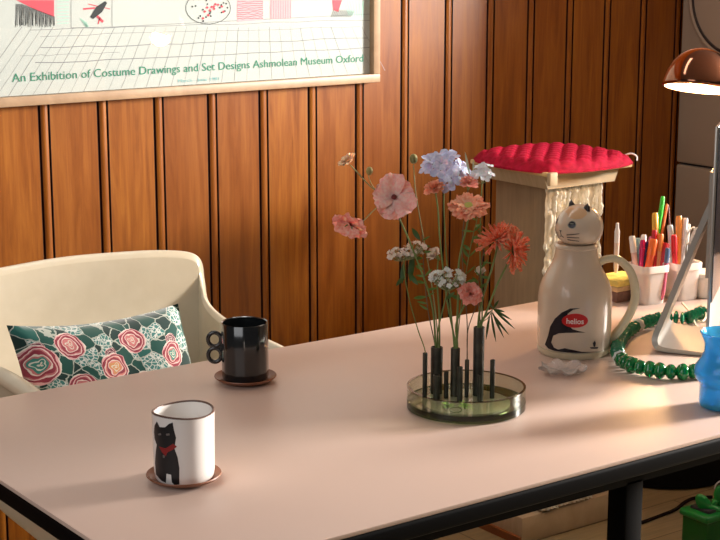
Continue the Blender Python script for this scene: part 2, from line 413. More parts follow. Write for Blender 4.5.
for sx, sy in ((-1, -1), (1, -1), (-1, 1), (1, 1)):
    bm = bmesh.new(); tube(bm, [Vector((CX+sx*.09, 2.34+sy*.09, .418)), Vector((CX+sx*.20, 2.34+sy*.2, .01))], [.016, .011], 12); o = obj('leg', bm, chl, ch)
    bm = bmesh.new(); ball(bm, (CX+sx*.20, 2.34+sy*.2, .009), .013, (1, 1, .7)); obj('foot_glide', bm, blk, o)
bm = bmesh.new(); lathe(bm, [(.10, .395), (.12, .405), (.12, .412)], (CX, 2.34, 0), 32, close_t=True); obj('seat_mount', bm, chl, ch)

# floral cushion
def floral():
    m = mat('floral_print', (.1, .3, .25), .85, sheen=.2); n = N(m)
    uv = n.new('ShaderNodeUVMap').outputs[0]
    sc = n.new('ShaderNodeVectorMath', operation='SCALE'); n.link(uv, sc.inputs[0]); sc.inputs[3].default_value = 1
    base = sc.outputs[0]
    nz = n.noise(base, 26, 3, .6, 0, 1); dv = n.new('ShaderNodeVectorMath', operation='MULTIPLY_ADD')
    n.link(nz, dv.inputs[0]); dv.inputs[1].default_value = (.016,)*3; n.link(base, dv.inputs[2]); wv = dv.outputs[0]
    # leaves: dark teal voronoi cells with cream outlines and pale sprigs
    vo = n.new('ShaderNodeTexVoronoi', feature='DISTANCE_TO_EDGE'); vo.inputs['Scale'].default_value = 36; n.link(wv, vo.inputs['Vector'])
    vc = n.new('ShaderNodeTexVoronoi'); vc.inputs['Scale'].default_value = 36; n.link(wv, vc.inputs['Vector'])
    leaf = n.ramp(vc.outputs['Color'], [(.0, (.002, .030, .026)), (.40, (.004, .07, .055)), (.56, (.012, .12, .10)), (.72, (.38, .55, .55)), (1, (.5, .62, .6))], 'CONSTANT')
    small = n.new('ShaderNodeTexVoronoi', feature='DISTANCE_TO_EDGE'); small.inputs['Scale'].default_value = 130; n.link(wv, small.inputs['Vector'])
    pale = n.math('GREATER_THAN', n.math('ADD', small.outputs[0], 0), .09)
    palecol = n.mix(pale, (.62, .66, .62), (.05, .2, .18))
    ispale = n.math('GREATER_THAN', vc.outputs['Color'], .60)
    c = n.mix(ispale, leaf, palecol)
    c = n.mix(n.math('LESS_THAN', vo.outputs[0], .026), c, (.42, .46, .40))
    sepn = n.new('ShaderNodeSeparateXYZ'); n.link(base, sepn.inputs[0])
    sepw = n.new('ShaderNodeSeparateXYZ'); n.link(wv, sepw.inputs[0])
    for (cx, cy, r, a, b, e) in ROSES:
        dx = n.math('SUBTRACT', sepw.outputs[0], cx+.008); dy = n.math('SUBTRACT', sepw.outputs[1], cy+.008)
        d = n.math('SQRT', n.math('ADD', n.math('MULTIPLY', dx, dx), n.math('MULTIPLY', dy, dy)))
        an = n.math('ARCTAN2', dy, dx)
        lob = n.math('MULTIPLY', n.math('SINE', n.math('MULTIPLY', an, 4)), .03)
        q = n.math('ADD', n.math('DIVIDE', d, r), lob)
        spi = n.math('ADD', q, n.math('MULTIPLY', n.math('SINE', n.math('ADD', n.math('MULTIPLY', an, 3), n.math('MULTIPLY', q, 9))), .05))
        rc = n.ramp(spi, [(0, (.75, .7, .6)), (.08, e), (.2, (.7, .72, .62)), (.26, e), (.38, a), (.46, (.8, .68, .6)), (.52, b), (.66, a), (.72, (.82, .62, .58)), (.78, b), (.9, (.75, .42, .42)), (.97, (.8, .74, .66))], 'CONSTANT')
        c = n.mix(n.math('LESS_THAN', q, 1.0), c, rc)
    n.base(c); n.bump(n.noise(base, 700, 2), .1, .0005)
    return m
PT, PB = onY(4, 326, 2.50), onY(176, 307, 2.54)
tl = Vector((1.071, 2.485, .800)); tr = Vector((1.413, 2.50, .788))
dn = Vector((.02, -.13, -.345)); ex = (tr-tl); W_ = ex.length; H_ = dn.length
pts_px = [(37, 363, 19, 'g'), (67, 338, 14, 'p'), (107, 360, 15, 'r'), (129, 328, 14, 'p'), (169, 343, 14, 'g'), (8, 333, 9, 'p'), (38, 345, 8, 'm'), (105, 345, 8, 'm'), (168, 326, 8, 'm'), (140, 378, 14, 'p'), (75, 385, 14, 'p')]
nrm = ex.cross(dn).normalized()
if nrm.y > 0: nrm = -nrm
def uvof(u, v):
    d = ray(u, v); O = tl + nrm*.045; t = (O-CAM).dot(nrm)/d.dot(nrm); q = CAM+d*t-O
    return q.dot(ex.normalized()), -q.dot(dn.normalized())
P1, P2, MR, GR = (.55, .17, .18), (.30, .035, .06), (.16, .02, .05), (.05, .25, .2)
ROSES = []
for u, v, r, k in pts_px:
    a, b = uvof(u, v); A = {'g': (P1, P2, GR), 'p': (P1, P2, (.6, .2, .2)), 'r': ((.7, .25, .22), P2, (.65, .3, .12)), 'm': (MR, (.1, .01, .03), MR)}[k]
    ROSES.append((a, b, r*.00185 if k != 'm' else r*.0015, *A))
ROSES.sort(key=lambda r: -1 if r[3] == MR else 1)
bm = bmesh.new(); uvl = bm.loops.layers.uv.new('UVMap'); NX, NY = 28, 24
def pil(i, j, side):
    a, b = i/NX, j/NY
    e = (1-(2*a-1)**4)*(1-(2*b-1)**4)
    th = .055*max(e, 0)**.55
    pinch = .010*(1-(2*b-1)**2)*(2*a-1); pinv = .012*(1-(2*a-1)**2)*(1 if b < .5 else -1)*abs(2*b-1)**2
    p = tl + ex*a + dn*b - ex.normalized()*pinch + dn.normalized()*pinv + Vector((0, 0, 1))*(-.004*math.sin(a*math.pi)*(1-b)**3)
    w = .004*math.sin(a*17+b*6)*e*side
    return p + nrm*(th*side+w)
for side in (1, -1):
    vv = [[bm.verts.new(pil(i, j, side)) for j in range(NY+1)] for i in range(NX+1)]
    for i in range(NX):
        for j in range(NY):
            f = bm.faces.new((vv[i][j], vv[i+1][j], vv[i+1][j+1], vv[i][j+1]))
            for l, (ii, jj) in zip(f.loops, ((i, j), (i+1, j), (i+1, j+1), (i, j+1))): l[uvl].uv = (ii/NX*W_, -jj/NY*H_)
bmesh.ops.remove_doubles(bm, verts=bm.verts, dist=.0005)
cu = obj('cushion', bm, floral(), None, origin=(CX, 2.4, .46), ang=80, label='floral cushion with pink roses and dark teal leaves on the cream chair', cat='cushion')

# ------------------------------------------------------------------ cat scratching post with red pad
cp = empty('cat_scratching_post', (2.62, 2.8, 0), 'square cat scratching post with shaggy cream front standing behind the table', 'scratching post')
bw = wood('beige_board', (.44, .34, .21), (.52, .41, .27), (2, 14, 2), .6)
bwd = wood('brown_board', (.27, .19, .11), (.34, .24, .14), (14, 14, 1.2), .6)
bm = bmesh.new(); box(bm, (2.47, 2.72, 0), (2.80, 3.10, .068), .003); obj('base', bm, wood('dull_board', (.40, .30, .19), (.46, .35, .23), (2, 14, 2), .7), cp)
bm = bmesh.new(); box(bm, (2.462, 2.72, .0), (2.47, 3.10, .02)); obj('base_trim', bm, mat('reddish_trim', (.22, .07, .02), .5), cp, smooth=False)
bm = bmesh.new(); box(bm, (2.533, 2.725, .068), (2.704, 2.91, .875), .003); obj('post', bm, bwd, cp)
cm = mat('shaggy_cream', (.70, .66, .56), .95, sheen=.4); n = N(cm); v = n.coord('Object', (1, 1, 1))
wv = n.new('ShaderNodeTexWave'); wv.inputs['Scale'].default_value = 28; wv.inputs['Distortion'].default_value = 3; wv.inputs['Detail'].default_value = 3; n.link(v, wv.inputs[0])
n.base(n.ramp(wv.outputs[1], [(0, (.60, .55, .44)), (.6, (.84, .80, .70))])); n.bump(wv.outputs[1], .6, .004)
bm = bmesh.new(); gx, gz = 44, 150; G = []
for side in (0,):
    for i in range(gx+1):
        row = []
        for j in range(gz+1):
            x = 2.530+.176*i/gx; z = .075+.795*j/gz; e = min(1, min(i, gx-i)/2.5)
            h = (.010+.004*math.sin(x*420) + .012*max(0, noise.noise(Vector((x*55, z*45, 3))))+.006*noise.noise(Vector((x*160, z*140, 1))))*e
            xx = x-(.010*max(0, .5+noise.noise(Vector((1, z*50, 9)))) if i < 3 else 0)
            row.append(bm.verts.new((xx, 2.7245-max(h, .003)*(0 if i in (0, gx) else 1), z)))
        G.append(row)
for i in range(gx):
    for j in range(gz): bm.faces.new((G[i][j], G[i+1][j], G[i+1][j+1], G[i][j+1]))
obj('rope_cover', bm, cm, cp, label='shaggy cream scratching cover')
bm = bmesh.new(); 
prism(bm, [(2.50, 2.69, .872), (2.715, 2.69, .872), (2.73, 2.69, .905), (2.485, 2.69, .905)], (0, .25, 0)); obj('tray', bm, bw, cp, smooth=False)
bm = bmesh.new(); box(bm, (2.475, 2.668, .905), (2.752, 2.94, .916), .003); obj('platform', bm, wood('honey_board', (.60, .42, .18), (.68, .5, .25), (2, 14, 2), .5), cp)
bm = bmesh.new(); q = onY(530, 182, 2.6); box(bm, (2.475, 2.655, .886), (2.498, 2.667, .916), .002); obj('corner_bracket', bm, bw, cp)
# quilted pad
qm = mat('crimson_quilt', (.42, .006, .04), .8, sheen=0, spec=.2); n = N(qm); f = n.noise(n.coord(), 90, 4); n.base(n.ramp(f, [(.3, (.26, .002, .015)), (.7, (.42, .006, .04))])); n.bump(f, .3, .001)
bm = bmesh.new(); NQ = 56; cxq, cyq = 2.618, 2.803; A_, B_ = .152, .150
def quilt(a, b, side):
    # squircle map
    x, y = a*math.sqrt(1-b*b*.34), b*math.sqrt(1-a*a*.34)
    px_, py_ = cxq+x*A_*1.1, cyq+y*B_*1.1
    e = (1-a**6)*(1-b**6)
    if side < 0: return Vector((px_, py_, .917+(.010*(1-e)-.010*max(0, max(abs(a), abs(b))-.93)/.07 if True else 0)))
    s1 = abs(math.sin((px_+py_)*62)); s2 = abs(math.sin((px_-py_)*62))
    z = .926+.018*max(e, 0)**.5*(.35+.65*min(1, (s1*s2)**.4*1.15))
    z -= .014*max(0, (max(abs(a), abs(b))-.8)/.2)**2
    return Vector((px_, py_, z))
T_ = []; 
for side in (1, -1):
    vv = [[bm.verts.new(quilt(-1+2*i/NQ, -1+2*j/NQ, side)) for j in range(NQ+1)] for i in range(NQ+1)]; T_.append(vv)
    for i in range(NQ):
        for j in range(NQ): bm.faces.new((vv[i][j], vv[i+1][j], vv[i+1][j+1], vv[i][j+1]))
per = [(i, 0) for i in range(NQ)]+[(NQ, j) for j in range(NQ)]+[(i, NQ) for i in range(NQ, 0, -1)]+[(0, j) for j in range(NQ, 0, -1)]
for (a, b), (c, d) in zip(per, per[1:]+per[:1]): bm.faces.new((T_[0][a][b], T_[0][c][d], T_[1][c][d], T_[1][a][b]))
qp = empty('quilted_pad', (cxq, cyq, .917), 'crimson red diamond-quilted seat pad lying on top of the cat scratching post', 'seat pad')
obj('padding', bm, qm, qp, ang=60)
bm = bmesh.new(); tube(bm, catmull([(2.758, 2.70, .930), (2.768, 2.69, .934), (2.776, 2.68, .928), (2.773, 2.675, .918)], 4), .0022, 6); obj('tie_string', bm, mat('white_string', (.8, .82, .85), .7), qp, label='white tie string')

# ------------------------------------------------------------------ mugs and saucers
white = mat('white_glaze', (.80, .77, .74), .22, coat=.6); brown = mottled('terracotta', (.20, .075, .035), (.26, .10, .05), 40, .42)
def saucer(c, r, label):
    bm = bmesh.new(); lathe(bm, [(r*.62, 0), (r*.66, .002), (r*.9, .0055), (r*1.0, .010), (r*.99, .0115), (r*.95, .0105), (r*.85, .007), (r*.6, .0045), (.0005, .0045)], c, 56)
    return obj('saucer', bm, brown, None, origin=c, label=label, cat='saucer', group='saucers under the mugs')
c1 = Vector((onZ(184, 480.5, TZ).x, onZ(184, 480.5, TZ).y, TZ)); c2 = onZ(245.5, 381.5, TZ)
saucer(c1, .050, 'brown round saucer under the white cat mug'); saucer(c2, .0505, 'brown round saucer under the black mug')
RM = .0405; HM = .094; mz = TZ+.005
mg = empty('white_mug', (c1.x, c1.y, mz), 'white mug with a painted black cat standing on a brown saucer', 'mug')
mc = Vector((c1.x, c1.y, mz))+RT*.001
def mugr(z): return RM*(.955+.045*min(1, z/.012)) + .0012*(z/HM)**2
def mwarp(r, z, a): return r*(1+.012*math.sin(2*a+.6)), z+.0016*math.sin(a*2+1)*max(0, (z-.08)/.014)
bm = bmesh.new(); lathe(bm, [(RM*.85, 0), (RM*.93, .001), (mugr(.004), .004), (mugr(.012), .012), (mugr(.05), .05), (mugr(HM-.002), HM-.002)], mc, 64, warp=mwarp)
lathe(bm, [(mugr(HM)-.0032, HM-.002), (mugr(.05)-.0035, .05), (mugr(.01)-.004, .012), (RM*.8, .006), (.0005, .005)], mc, 64, warp=mwarp, close_b=False); obj('body', bm, white, mg)
bm = bmesh.new(); lathe(bm, [(mugr(HM), HM-.0025), (mugr(HM)-.0003, HM-.0010), (mugr(HM)-.0016, HM-.0002), (mugr(HM)-.0030, HM-.0008), (mugr(HM)-.0034, HM-.0022)], mc, 64, warp=mwarp, close_b=False); obj('rim', bm, mat('dark_rim', (.10, .05, .035), .4), mg, label='thin dark brown rim')
MP = RM/31.5
def mugmap(x, y, h):
    """x metres across as seen from the front, y up"""
    z = y; r = mugr(z); ph = math.asin(max(-.995, min(.995, x/(r+.0001)))); d = -FH*math.cos(ph)+RT*math.sin(ph)
    a_ = math.atan2(d.y, d.x); rr = r*(1+.012*math.sin(2*a_+.6))
    return mc + d*(rr+h) + Vector((0, 0, z))
def mpx(L): return [((u-185)*MP, (486-v-8*(1-math.sqrt(max(0, 1-((u-185)/31.5)**2))))*MP/.965) for u, v in L]
catp = [(158, 423), (161, 419), (164, 424.5), (170, 424.5), (174, 421), (178, 419.5), (179, 427), (181, 435), (180, 440), (179, 446), (182, 455), (183.5, 466), (183, 483), (178, 484), (175.5, 481), (175, 473), (170, 472), (169, 482), (164, 480), (158, 474), (157, 462), (158.5, 450), (160, 443), (157.5, 437), (157, 430)]
bm = bmesh.new(); skin_poly(bm, [mpx(catp)], mugmap, .0004, .005); obj('cat_picture', bm, mat('black_paint', (.012, .012, .014), .35), mg, label='painted black cat')
bm = bmesh.new(); skin_poly(bm, [mpx([(163, 444.5), (170, 446), (178, 441), (181.5, 444), (178, 447), (172, 450), (170, 454), (166, 450)])], mugmap, .0008, .004); obj('cat_scarf', bm, mat('red_paint', (.25, .015, .015), .4), mg)
gpt = mat('grey_paint', (.16, .14, .13), .5)
for pq in ([(162, 431.5), (165, 430.5), (166, 432.5), (163, 433)], [(171, 431), (174.5, 430.5), (174.5, 432.5), (171.5, 433)]):
    bm = bmesh.new(); skin_poly(bm, [mpx(pq)], mugmap, .0009, .004); obj('cat_eye', bm, gpt, mg)
bm = bmesh.new(); skin_poly(bm, [mpx([(167, 453), (169, 453.5), (168.5, 456), (167, 455.5)])], mugmap, .0009, .004); obj('scarf_bell', bm, gpt, mg)
# black mug
RB = .0375; HB = .095; bc = Vector((c2.x, c2.y, TZ+.005))
bg = empty('black_mug', bc, 'glossy black mug with a two-ring handle standing on a brown saucer', 'mug')
blkg = mat('black_glaze', (.010, .012, .013), .16, coat=.8)
bm = bmesh.new(); fac = lambda r, z, a: (r*(1+.008*math.cos(a*12)), z)
lathe(bm, [(RB*.88, 0), (RB*.97, .002), (RB, .006), (RB, .05), (RB*1.01, HB-.001), (RB*.99, HB), (RB*.94, HB-.001), (RB*.9, .05), (RB*.9, .008), (.0005, .006)], bc, 72, warp=fac); obj('body', bm, blkg, bg)
bm = bmesh.new()
for zz in (.0655, .0395):
    cc = bc - RT*(RB+.0115) + Vector((0, 0, zz)); P = [cc + RT*.0105*math.cos(a)+UPZ*.0115*math.sin(a) for a in [2*math.pi*k/28 for k in range(29)]]
    tube(bm, P, .0032, 10, flat=1.1)
box(bm, bc-RT*(RB+.0005)+Vector((-.003, -.003, .048)), bc-RT*(RB+.0005)+Vector((.003, .003, .058)), .001)
obj('handle', bm, blkg, bg, ang=180)

# ------------------------------------------------------------------ cat-shaped vacuum jug
jf = onZ(576, 361, TZ); jc = jf + FH*.063 + RT*.0038; jc.z = TZ
jr = [(0, .0585), (.003, .0615), (.012, .0632), (.013, .0622), (.016, .0625), (.05, .0635), (.10, .0636), (.1157, .0612), (.128, .0570), (.137, .0525), (.146, .0472), (.1566, .0418), (.167, .0378), (.178, .0358), (.187, .0352)]
jg = empty('cat_vacuum_jug', jc, 'cream cat-shaped vacuum jug with a red oval logo standing on the table', 'jug')
jm = mat('cream_plastic', (.68, .56, .43), .27, coat=.5); jm2 = mat('ivory_base', (.66, .60, .42), .3, coat=.3)
bm = bmesh.new(); lathe(bm, [(r, z) for z, r in jr if z >= .013], jc, 72, close_t=True); obj('body', bm, jm, jg, ang=60)
bm = bmesh.new(); lathe(bm, [(r, z) for z, r in jr if z <= .012]+[(.058, .013)], jc, 72, close_t=True); obj('base_ring', bm, jm2, jg)
fd = (-FH*.55 - RT*.83).normalized()      # the way the head looks
bm = bmesh.new()
lathe(bm, [(.0358, .184), (.0375, .187), (.0362, .190), (.034, .192)], jc, 60, close_b=False, close_t=True); obj('collar', bm, jm, jg)
hc = jc+Vector((0, 0, .2205))+RT*.0045; HRX, HRZ = .0405, .0385
bm = bmesh.new(); vs = ball(bm, (0, 0, 0), 1, (1, 1, 1), 48, 32)
sd_ = UPZ.cross(fd).normalized()
def headpt(n_):
    """unit direction -> point on the head"""
    n_ = n_.normalized(); f = n_.dot(fd)
    k = 1+.05*max(0, f)**3*(1 if n_.z < .3 else .5)
    z = n_.z*HRZ
    if n_.z < -.55: z = -.55*HRZ + (n_.z+.55)*HRZ*.75
    return hc + Vector((n_.x*HRX*k, n_.y*HRX*k, z))
for v in vs: v.co = headpt(v.co.copy())
hd = obj('head_lid', bm, jm, jg, ang=180)
for s in (-1, 1):
    b0 = headpt(Vector((0, 0, 1))*.88+sd_*s*.46+fd*.05); 
    up_ = (UPZ*.95+sd_*s*.25).normalized(); bm = bmesh.new()
    t0 = b0+up_*.0125; 
    base = [b0-up_*.004+sd_*.009*math.cos(a)+fd*.005*math.sin(a) for a in [2*math.pi*k/12 for k in range(12)]]
    mid = [b0+up_*.004+sd_*.006*math.cos(a)+fd*.0035*math.sin(a) for a in [2*math.pi*k/12 for k in range(12)]]
    A = [bm.verts.new(p) for p in base]; B = [bm.verts.new(p) for p in mid]; T = bm.verts.new(t0-up_*.002)
    for k in range(12): bm.faces.new((A[k], A[(k+1) % 12], B[(k+1) % 12], B[k])); bm.faces.new((B[k], B[(k+1) % 12], T))
    obj('ear', bm, mat('black_ear', (.02, .015, .015), .4), hd)
def facemap(x, y, h):
    """x radians to the side (image right +), y radians up, measured from the face direction"""
    d = (fd*math.cos(x)*math.cos(y) + sd_*math.sin(x)*math.cos(y) + UPZ*math.sin(y))
    p = headpt(d); return p + (p-hc).normalized()*h
def ell(cx, cy, a, b, n=20): return [(cx+a*math.cos(2*math.pi*k/n), cy+b*math.sin(2*math.pi*k/n)) for k in range(n)]
bm = bmesh.new(); inkb = mat('face_ink', (.02, .018, .03), .3)
sgn = 1 if sd_.dot(RT) > 0 else -1
ggm = mat('grey_green', (.25, .27, .22), .4); bm.free()
for s in (1, -1):
    bm = bmesh.new(); skin_poly(bm, [[(sgn*x, y) for x, y in ell(s*.52, .26, .19, .17)]], facemap, .0002, .08); obj('eye_outline', bm, ggm, hd)
    bm = bmesh.new(); skin_poly(bm, [[(sgn*x, y) for x, y in ell(s*.52, .26, .15, .14)]], facemap, .0004, .08); obj('eye', bm, inkb, hd)
bm = bmesh.new()
for s in (1, -1):
    for k, (y0, y1) in enumerate(((-.22, -.12), (-.33, -.32), (-.45, -.50))):
        skin_poly(bm, [[(sgn*s*.30, y0+.02), (sgn*s*.85, y1+.012), (sgn*s*.85, y1-.012), (sgn*s*.30, y0-.02)]], facemap, .0005, .08)
skin_poly(bm, [[(-.07, -.05), (.07, -.05), (0, -.14)], [(-.012, -.12), (.012, -.12), (.012, -.3), (-.012, -.3)], [(.0, -.29), (.13, -.35), (.12, -.38), (0, -.32), (-.12, -.38), (-.13, -.35)]], facemap, .0005, .08)
obj('whiskers', bm, inkb, hd)
# ginger patch round the ears and forehead
bm = bmesh.new(); gin = mat('ginger_tint', (.66, .42, .23), .3, coat=.4)
skin_poly(bm, [[(sgn*x, y) for x, y in [(.05, .75), (.25, .58), (.6, .50), (.95, .55), (1.25, .75), (1.3, 1.0), (.9, 1.15), (.3, 1.1), (-.3, 1.1), (-.3, .8)]]], facemap, .0003, .1); obj('forehead_patch', bm, gin, hd)
# handle
hp = [(598, 263), (607, 259), (618, 259.5), (628, 268), (634, 282), (635, 298), (630, 313), (622, 326), (613, 337), (607, 344)]
dj = (jc-CAM).dot(FW); 
bm = bmesh.new(); dd = [-.0, .0, .0, .0, .0, .0, .0, .0, .0, .0]
hpts = []
for u, v in hp:
    base = jc; # plane through the axis, across the view
    d = ray(u, v); t = (base-CAM).dot(FH)/d.dot(FH); hpts.append(CAM+d*t)
tube(bm, catmull(hpts, 6), [.0062], 14, flat=1.35); obj('handle', bm, jm2, jg, ang=180)
def jugmap(x, y, h):
    r = interp(jr, y); ph = math.asin(max(-.99, min(.99, x/r))); d = -FH*math.cos(ph)+RT*math.sin(ph); return jc + d*(r+h) + Vector((0, 0, y))
def jpx(L):
    out = []
    for u, v in L:
        x = (u-576.5)*.00170; c = math.sqrt(max(0, 1-(x/.0636)**2)); out.append((x, max(.014, (350+9.2*c-v)*.00176)))
    return out
sw = [(577, 306.5), (567, 307), (559, 311), (553, 317), (549, 325), (547.5, 334), (545, 343), (549, 345.5), (550.5, 340), (552, 334), (557, 331.5), (565, 331), (575, 330.8), (583, 330.6), (577, 329.6), (570, 327.5), (565, 323), (563.5, 317.5), (565, 312), (570, 308.3)]
sw2 = [(550, 340), (553, 346), (557, 348), (563, 346.5), (570, 348), (580, 350), (597, 350.5), (597, 352.3), (582, 352.5), (570, 351.8), (560, 350.5), (553, 349.5), (548, 347), (545, 343)]
bm = bmesh.new(); skin_poly(bm, [jpx(sw), jpx(sw2)], jugmap, .0004, .006); obj('black_swoosh', bm, mat('black_print', (.006, .006, .014), .25), jg, label='black cat-tail print')
bm = bmesh.new(); E0 = [(x, y) for x, y in ell(572.3, 319, 12.8, 7)]; skin_poly(bm, [jpx(E0)], jugmap, .0007, .006); lg = obj('logo', bm, mat('logo_red', (.58, .01, .012), .3), jg, label='red oval logo')
bm = bmesh.new(); lc = jpx([(572.3, 322.2)])[0]; tp = text_poly('helios', .0135, .92, .0002)
put_text(bm, tp, lambda x, y, t: jugmap(lc[0]+x, lc[1]+y, .0011)); obj('logo_lettering', bm, mat('logo_white', (.9, .82, .78), .4), lg, smooth=False)
bm = bmesh.new(); skin_poly(bm, [jpx([(588, 345.5), (597, 345.3), (596, 347), (589, 347)]), jpx([(592, 345), (591, 341.5), (593, 339), (594, 341.5), (593.5, 345)])], jugmap, .0006, .004); obj('small_mark', bm, inkb, jg)

# ------------------------------------------------------------------ flower vase
vc = onZ(466, 407.5, TZ)
va = empty('tube_flower_vase', vc, 'low round glass dish vase with a cluster of dark upright metal tubes', 'vase')
RV = .0905
gl = thin_glass('green_tint_glass', (.86, .89, .82), .03, 1.5)
glc = mat('smoky_green_glass', (.20, .25, .16), .08, trans=.75, ior=1.25)
bm = bmesh.new(); lathe(bm, [(RV*.97, .0), (RV, .002), (RV, .034), (RV-.0008, .0347), (RV-.0028, .0347), (RV-.0034, .034), (RV-.0034, .0045), (.0005, .0035)], vc, 96); obj('glass_dish', bm, gl, va)
bm = bmesh.new(); lathe(bm, [(.0005, .0126), (RV-.0038, .0125), (RV-.0038, .0043), (.0005, .0038)], vc, 96, close_b=False); obj('water', bm, thin_glass('green_water', (.80, .86, .70), .01, 1.33), va)
bm = bmesh.new(); lathe(bm, [(RV*.965, .0005), (RV+.0004, .0022), (RV+.0004, .013)], vc, 96, close_b=False); obj('tinted_base', bm, thin_glass('deep_green_glass', (.17, .21, .12), .04), va, label='dark green glass lower band')
bm = bmesh.new(); lathe(bm, [(RV-.0032, .0340), (RV-.0032, .0353), (RV+.0004, .0353), (RV+.0004, .0340)], vc, 96, close_b=False); obj('rim', bm, thin_glass('olive_rim', (.35, .30, .20), .04), va)
pv = vc+Vector((0, 0, .0045))
bm = bmesh.new(); lathe(bm, [(RV*.74, 0), (RV*.75, .001), (RV*.75, .004), (RV*.73, .005), (.0005, .005)], pv+FH*.004, 64); obj('metal_plate', bm, mat('brushed_plate', (.62, .58, .52), .35, metal=.3), va)
tmt = mottled('tube_metal', (.045, .045, .038), (.07, .068, .055), 60, .38, metal=.55)
TUBES = {}
for key, u, w, vt, vb in (('A', 424.7, 4.7, 353, 397), ('B', 436.4, 12, 347, 393), ('J', 436.4, 7, 375, 400), ('C', 446, 4.6, 372, 398), ('D', 454.8, 9.2, 348, 396), ('E', 459.7, 5.6, 367, 402), ('F', 466.5, 4.4, 360, 397), ('G', 478, 11, 327, 395), ('H', 480, 5.6, 375, 401), ('I', 492, 4.9, 360, 398)):
    b = onZ(u, vb, TZ+.0095); d = (b-CAM).dot(FW); r = w*d/FPX/2
    q = ray(u, vt); t = (b-CAM).dot(FH)/q.dot(FH); h = (CAM+q*t).z-b.z
    bm = bmesh.new(); lathe(bm, [(r, -.001), (r, h), (r*.82, h+.0004), (r*.8, h-.004), (.0004, h-.004)], b, 20); obj('tube', bm, tmt, va); TUBES[key] = (b, h, r, d)
# cut leaf sprig at the front of the dish
lfm = mottled('leaf_green', (.075, .15, .02), (.13, .24, .04), 30, .5); dkl = mottled('dark_leaf', (.03, .075, .015), (.05, .11, .02), 30, .5)
stm = mottled('stem_green', (.11, .17, .04), (.16, .23, .06), 25, .5); fst = mottled('pale_stem', (.22, .24, .10), (.27, .29, .13), 25, .5); thn = mat('dry_stem', (.11, .08, .045), .6)
def leaf(bm, a, b, w, up=UPZ, bend=.1, n=6):
    a, b = Vector(a), Vector(b); d = b-a; s = d.cross(up)
    if s.length < 1e-6: s = d.orthogonal()
    s.normalize(); nn = s.cross(d).normalized(); rows = []
    for i in range(n+1):
        t = i/n; ww = w*max(.04, math.sin(math.pi*min(1, t*.97+.02))**.8); c = a+d*t+nn*(bend*d.length*math.sin(math.pi*t))
        rows.append([bm.verts.new(c-s*ww+nn*ww*.25), bm.verts.new(c), bm.verts.new(c+s*ww+nn*ww*.25)])
    for p, q in zip(rows, rows[1:]):
        for k in range(2): bm.faces.new((p[k], p[k+1], q[k+1], q[k]))
sp = empty('leaf_sprig', onZ(456, 410, TZ+.0105), 'small curled green leaf sprig lying at the front inside the glass dish', 'sprig')
bm = bmesh.new(); rs = random.Random(5); c = onZ(456, 411, TZ+.019)
for side in (-1, 1):
    cc = c+RT*side*.013+UPZ*.001+FH*.006
    for i in range(26):
        a = rs.uniform(0, 6.28); e = rs.uniform(.05, 1.1); d = RT*math.cos(a)+FH*math.sin(a)*.6+UPZ*e; leaf(bm, cc, cc+d.normalized()*rs.uniform(.009, .016), .0019, bend=.2, n=4)
obj('leaves', bm, mottled('fresh_leaf', (.20, .36, .05), (.32, .50, .10), 30, .5), sp)
bm = bmesh.new(); tube(bm, catmull([c+FH*.006+RT*.009*math.cos(a)+UPZ*(.004*math.sin(a)+.0) for a in [k*.7 for k in range(10)]], 4), .0007, 6); obj('stem', bm, stm, sp)

# ------------------------------------------------------------------ flowers
def frame_of(nrm):
    nrm = nrm.normalized(); x = nrm.orthogonal().normalized(); return x, nrm.cross(x), nrm
def petals(bm, c, nrm, n, L, Wd, elev=.4, curl=-.3, r0=.08, ruf=.06, fray=0, phase=0, jit=.1, seed=0, tip=.7, nu=6, nw=6):
    """ring of petals about the axis nrm: elev rise angle, curl change of that angle to the tip"""
    rd = random.Random(seed); x, y, z = frame_of(nrm)
    for k in range(n):
        a = phase+2*math.pi*k/n+rd.uniform(-jit, jit); LL = L*rd.uniform(.9, 1.08); el = elev+rd.uniform(-.12, .12); tw = rd.uniform(-.15, .15)
        er = x*math.cos(a)+y*math.sin(a); et = -x*math.sin(a)+y*math.cos(a); rad, hh = r0*L, 0; prev = None; ph = rd.uniform(0, 6)
        for i in range(nu+1):
            t = i/nu; e = el+curl*t; 
            if i: rad += LL/nu*math.cos(e); hh += LL/nu*math.sin(e)
            ww = Wd*(math.sin(math.pi*(.1+t*tip))**.75)
            row = []
            for j in range(nw+1):
                w = (j/nw*2-1); f = 0
                if i == nu: f = -LL*.10*w*w*1.2 + (rd.uniform(-fray, fray)*LL)
                rr_ = rad+f-abs(w)**2*.05*LL*t; h = hh+ruf*LL*math.sin(ph+w*4.5+t*2)*t + .12*ww*w*w
                row.append(bm.verts.new(c+er*rr_+et*(w*ww+tw*w*0)+z*(h+tw*w*ww)))
            if prev:
                for j in range(nw): bm.faces.new((prev[j], prev[j+1], row[j+1], row[j]))
            prev = row
def pet(name, c1, c2, sss=.3, r=.02, rough=.6):
    m = mat(name, c1, .85, sss=sss, spec=.08); n = N(m); f = n.noise(n.coord(), 220, 3); n.base(n.ramp(f, [(.35, c1), (.7, c2)])); return m
PK = pet('pink_petal', (.92, .42, .38), (.96, .64, .56)); PK2 = pet('rose_petal', (.88, .30, .24), (.94, .54, .44)); PCH = pet('peach_petal', (.88, .52, .30), (.94, .72, .50)); COR = pet('coral_petal', (.90, .17, .08), (.95, .46, .30))
SAL = pet('salmon_petal', (.90, .30, .17), (.95, .50, .34)); LAV = pet('lavender_petal', (.50, .52, .72), (.70, .70, .84)); WHT = pet('white_petal', (.72, .70, .62), (.82, .80, .74)); CRM = pet('cream_petal', (.74, .60, .48), (.82, .72, .62))
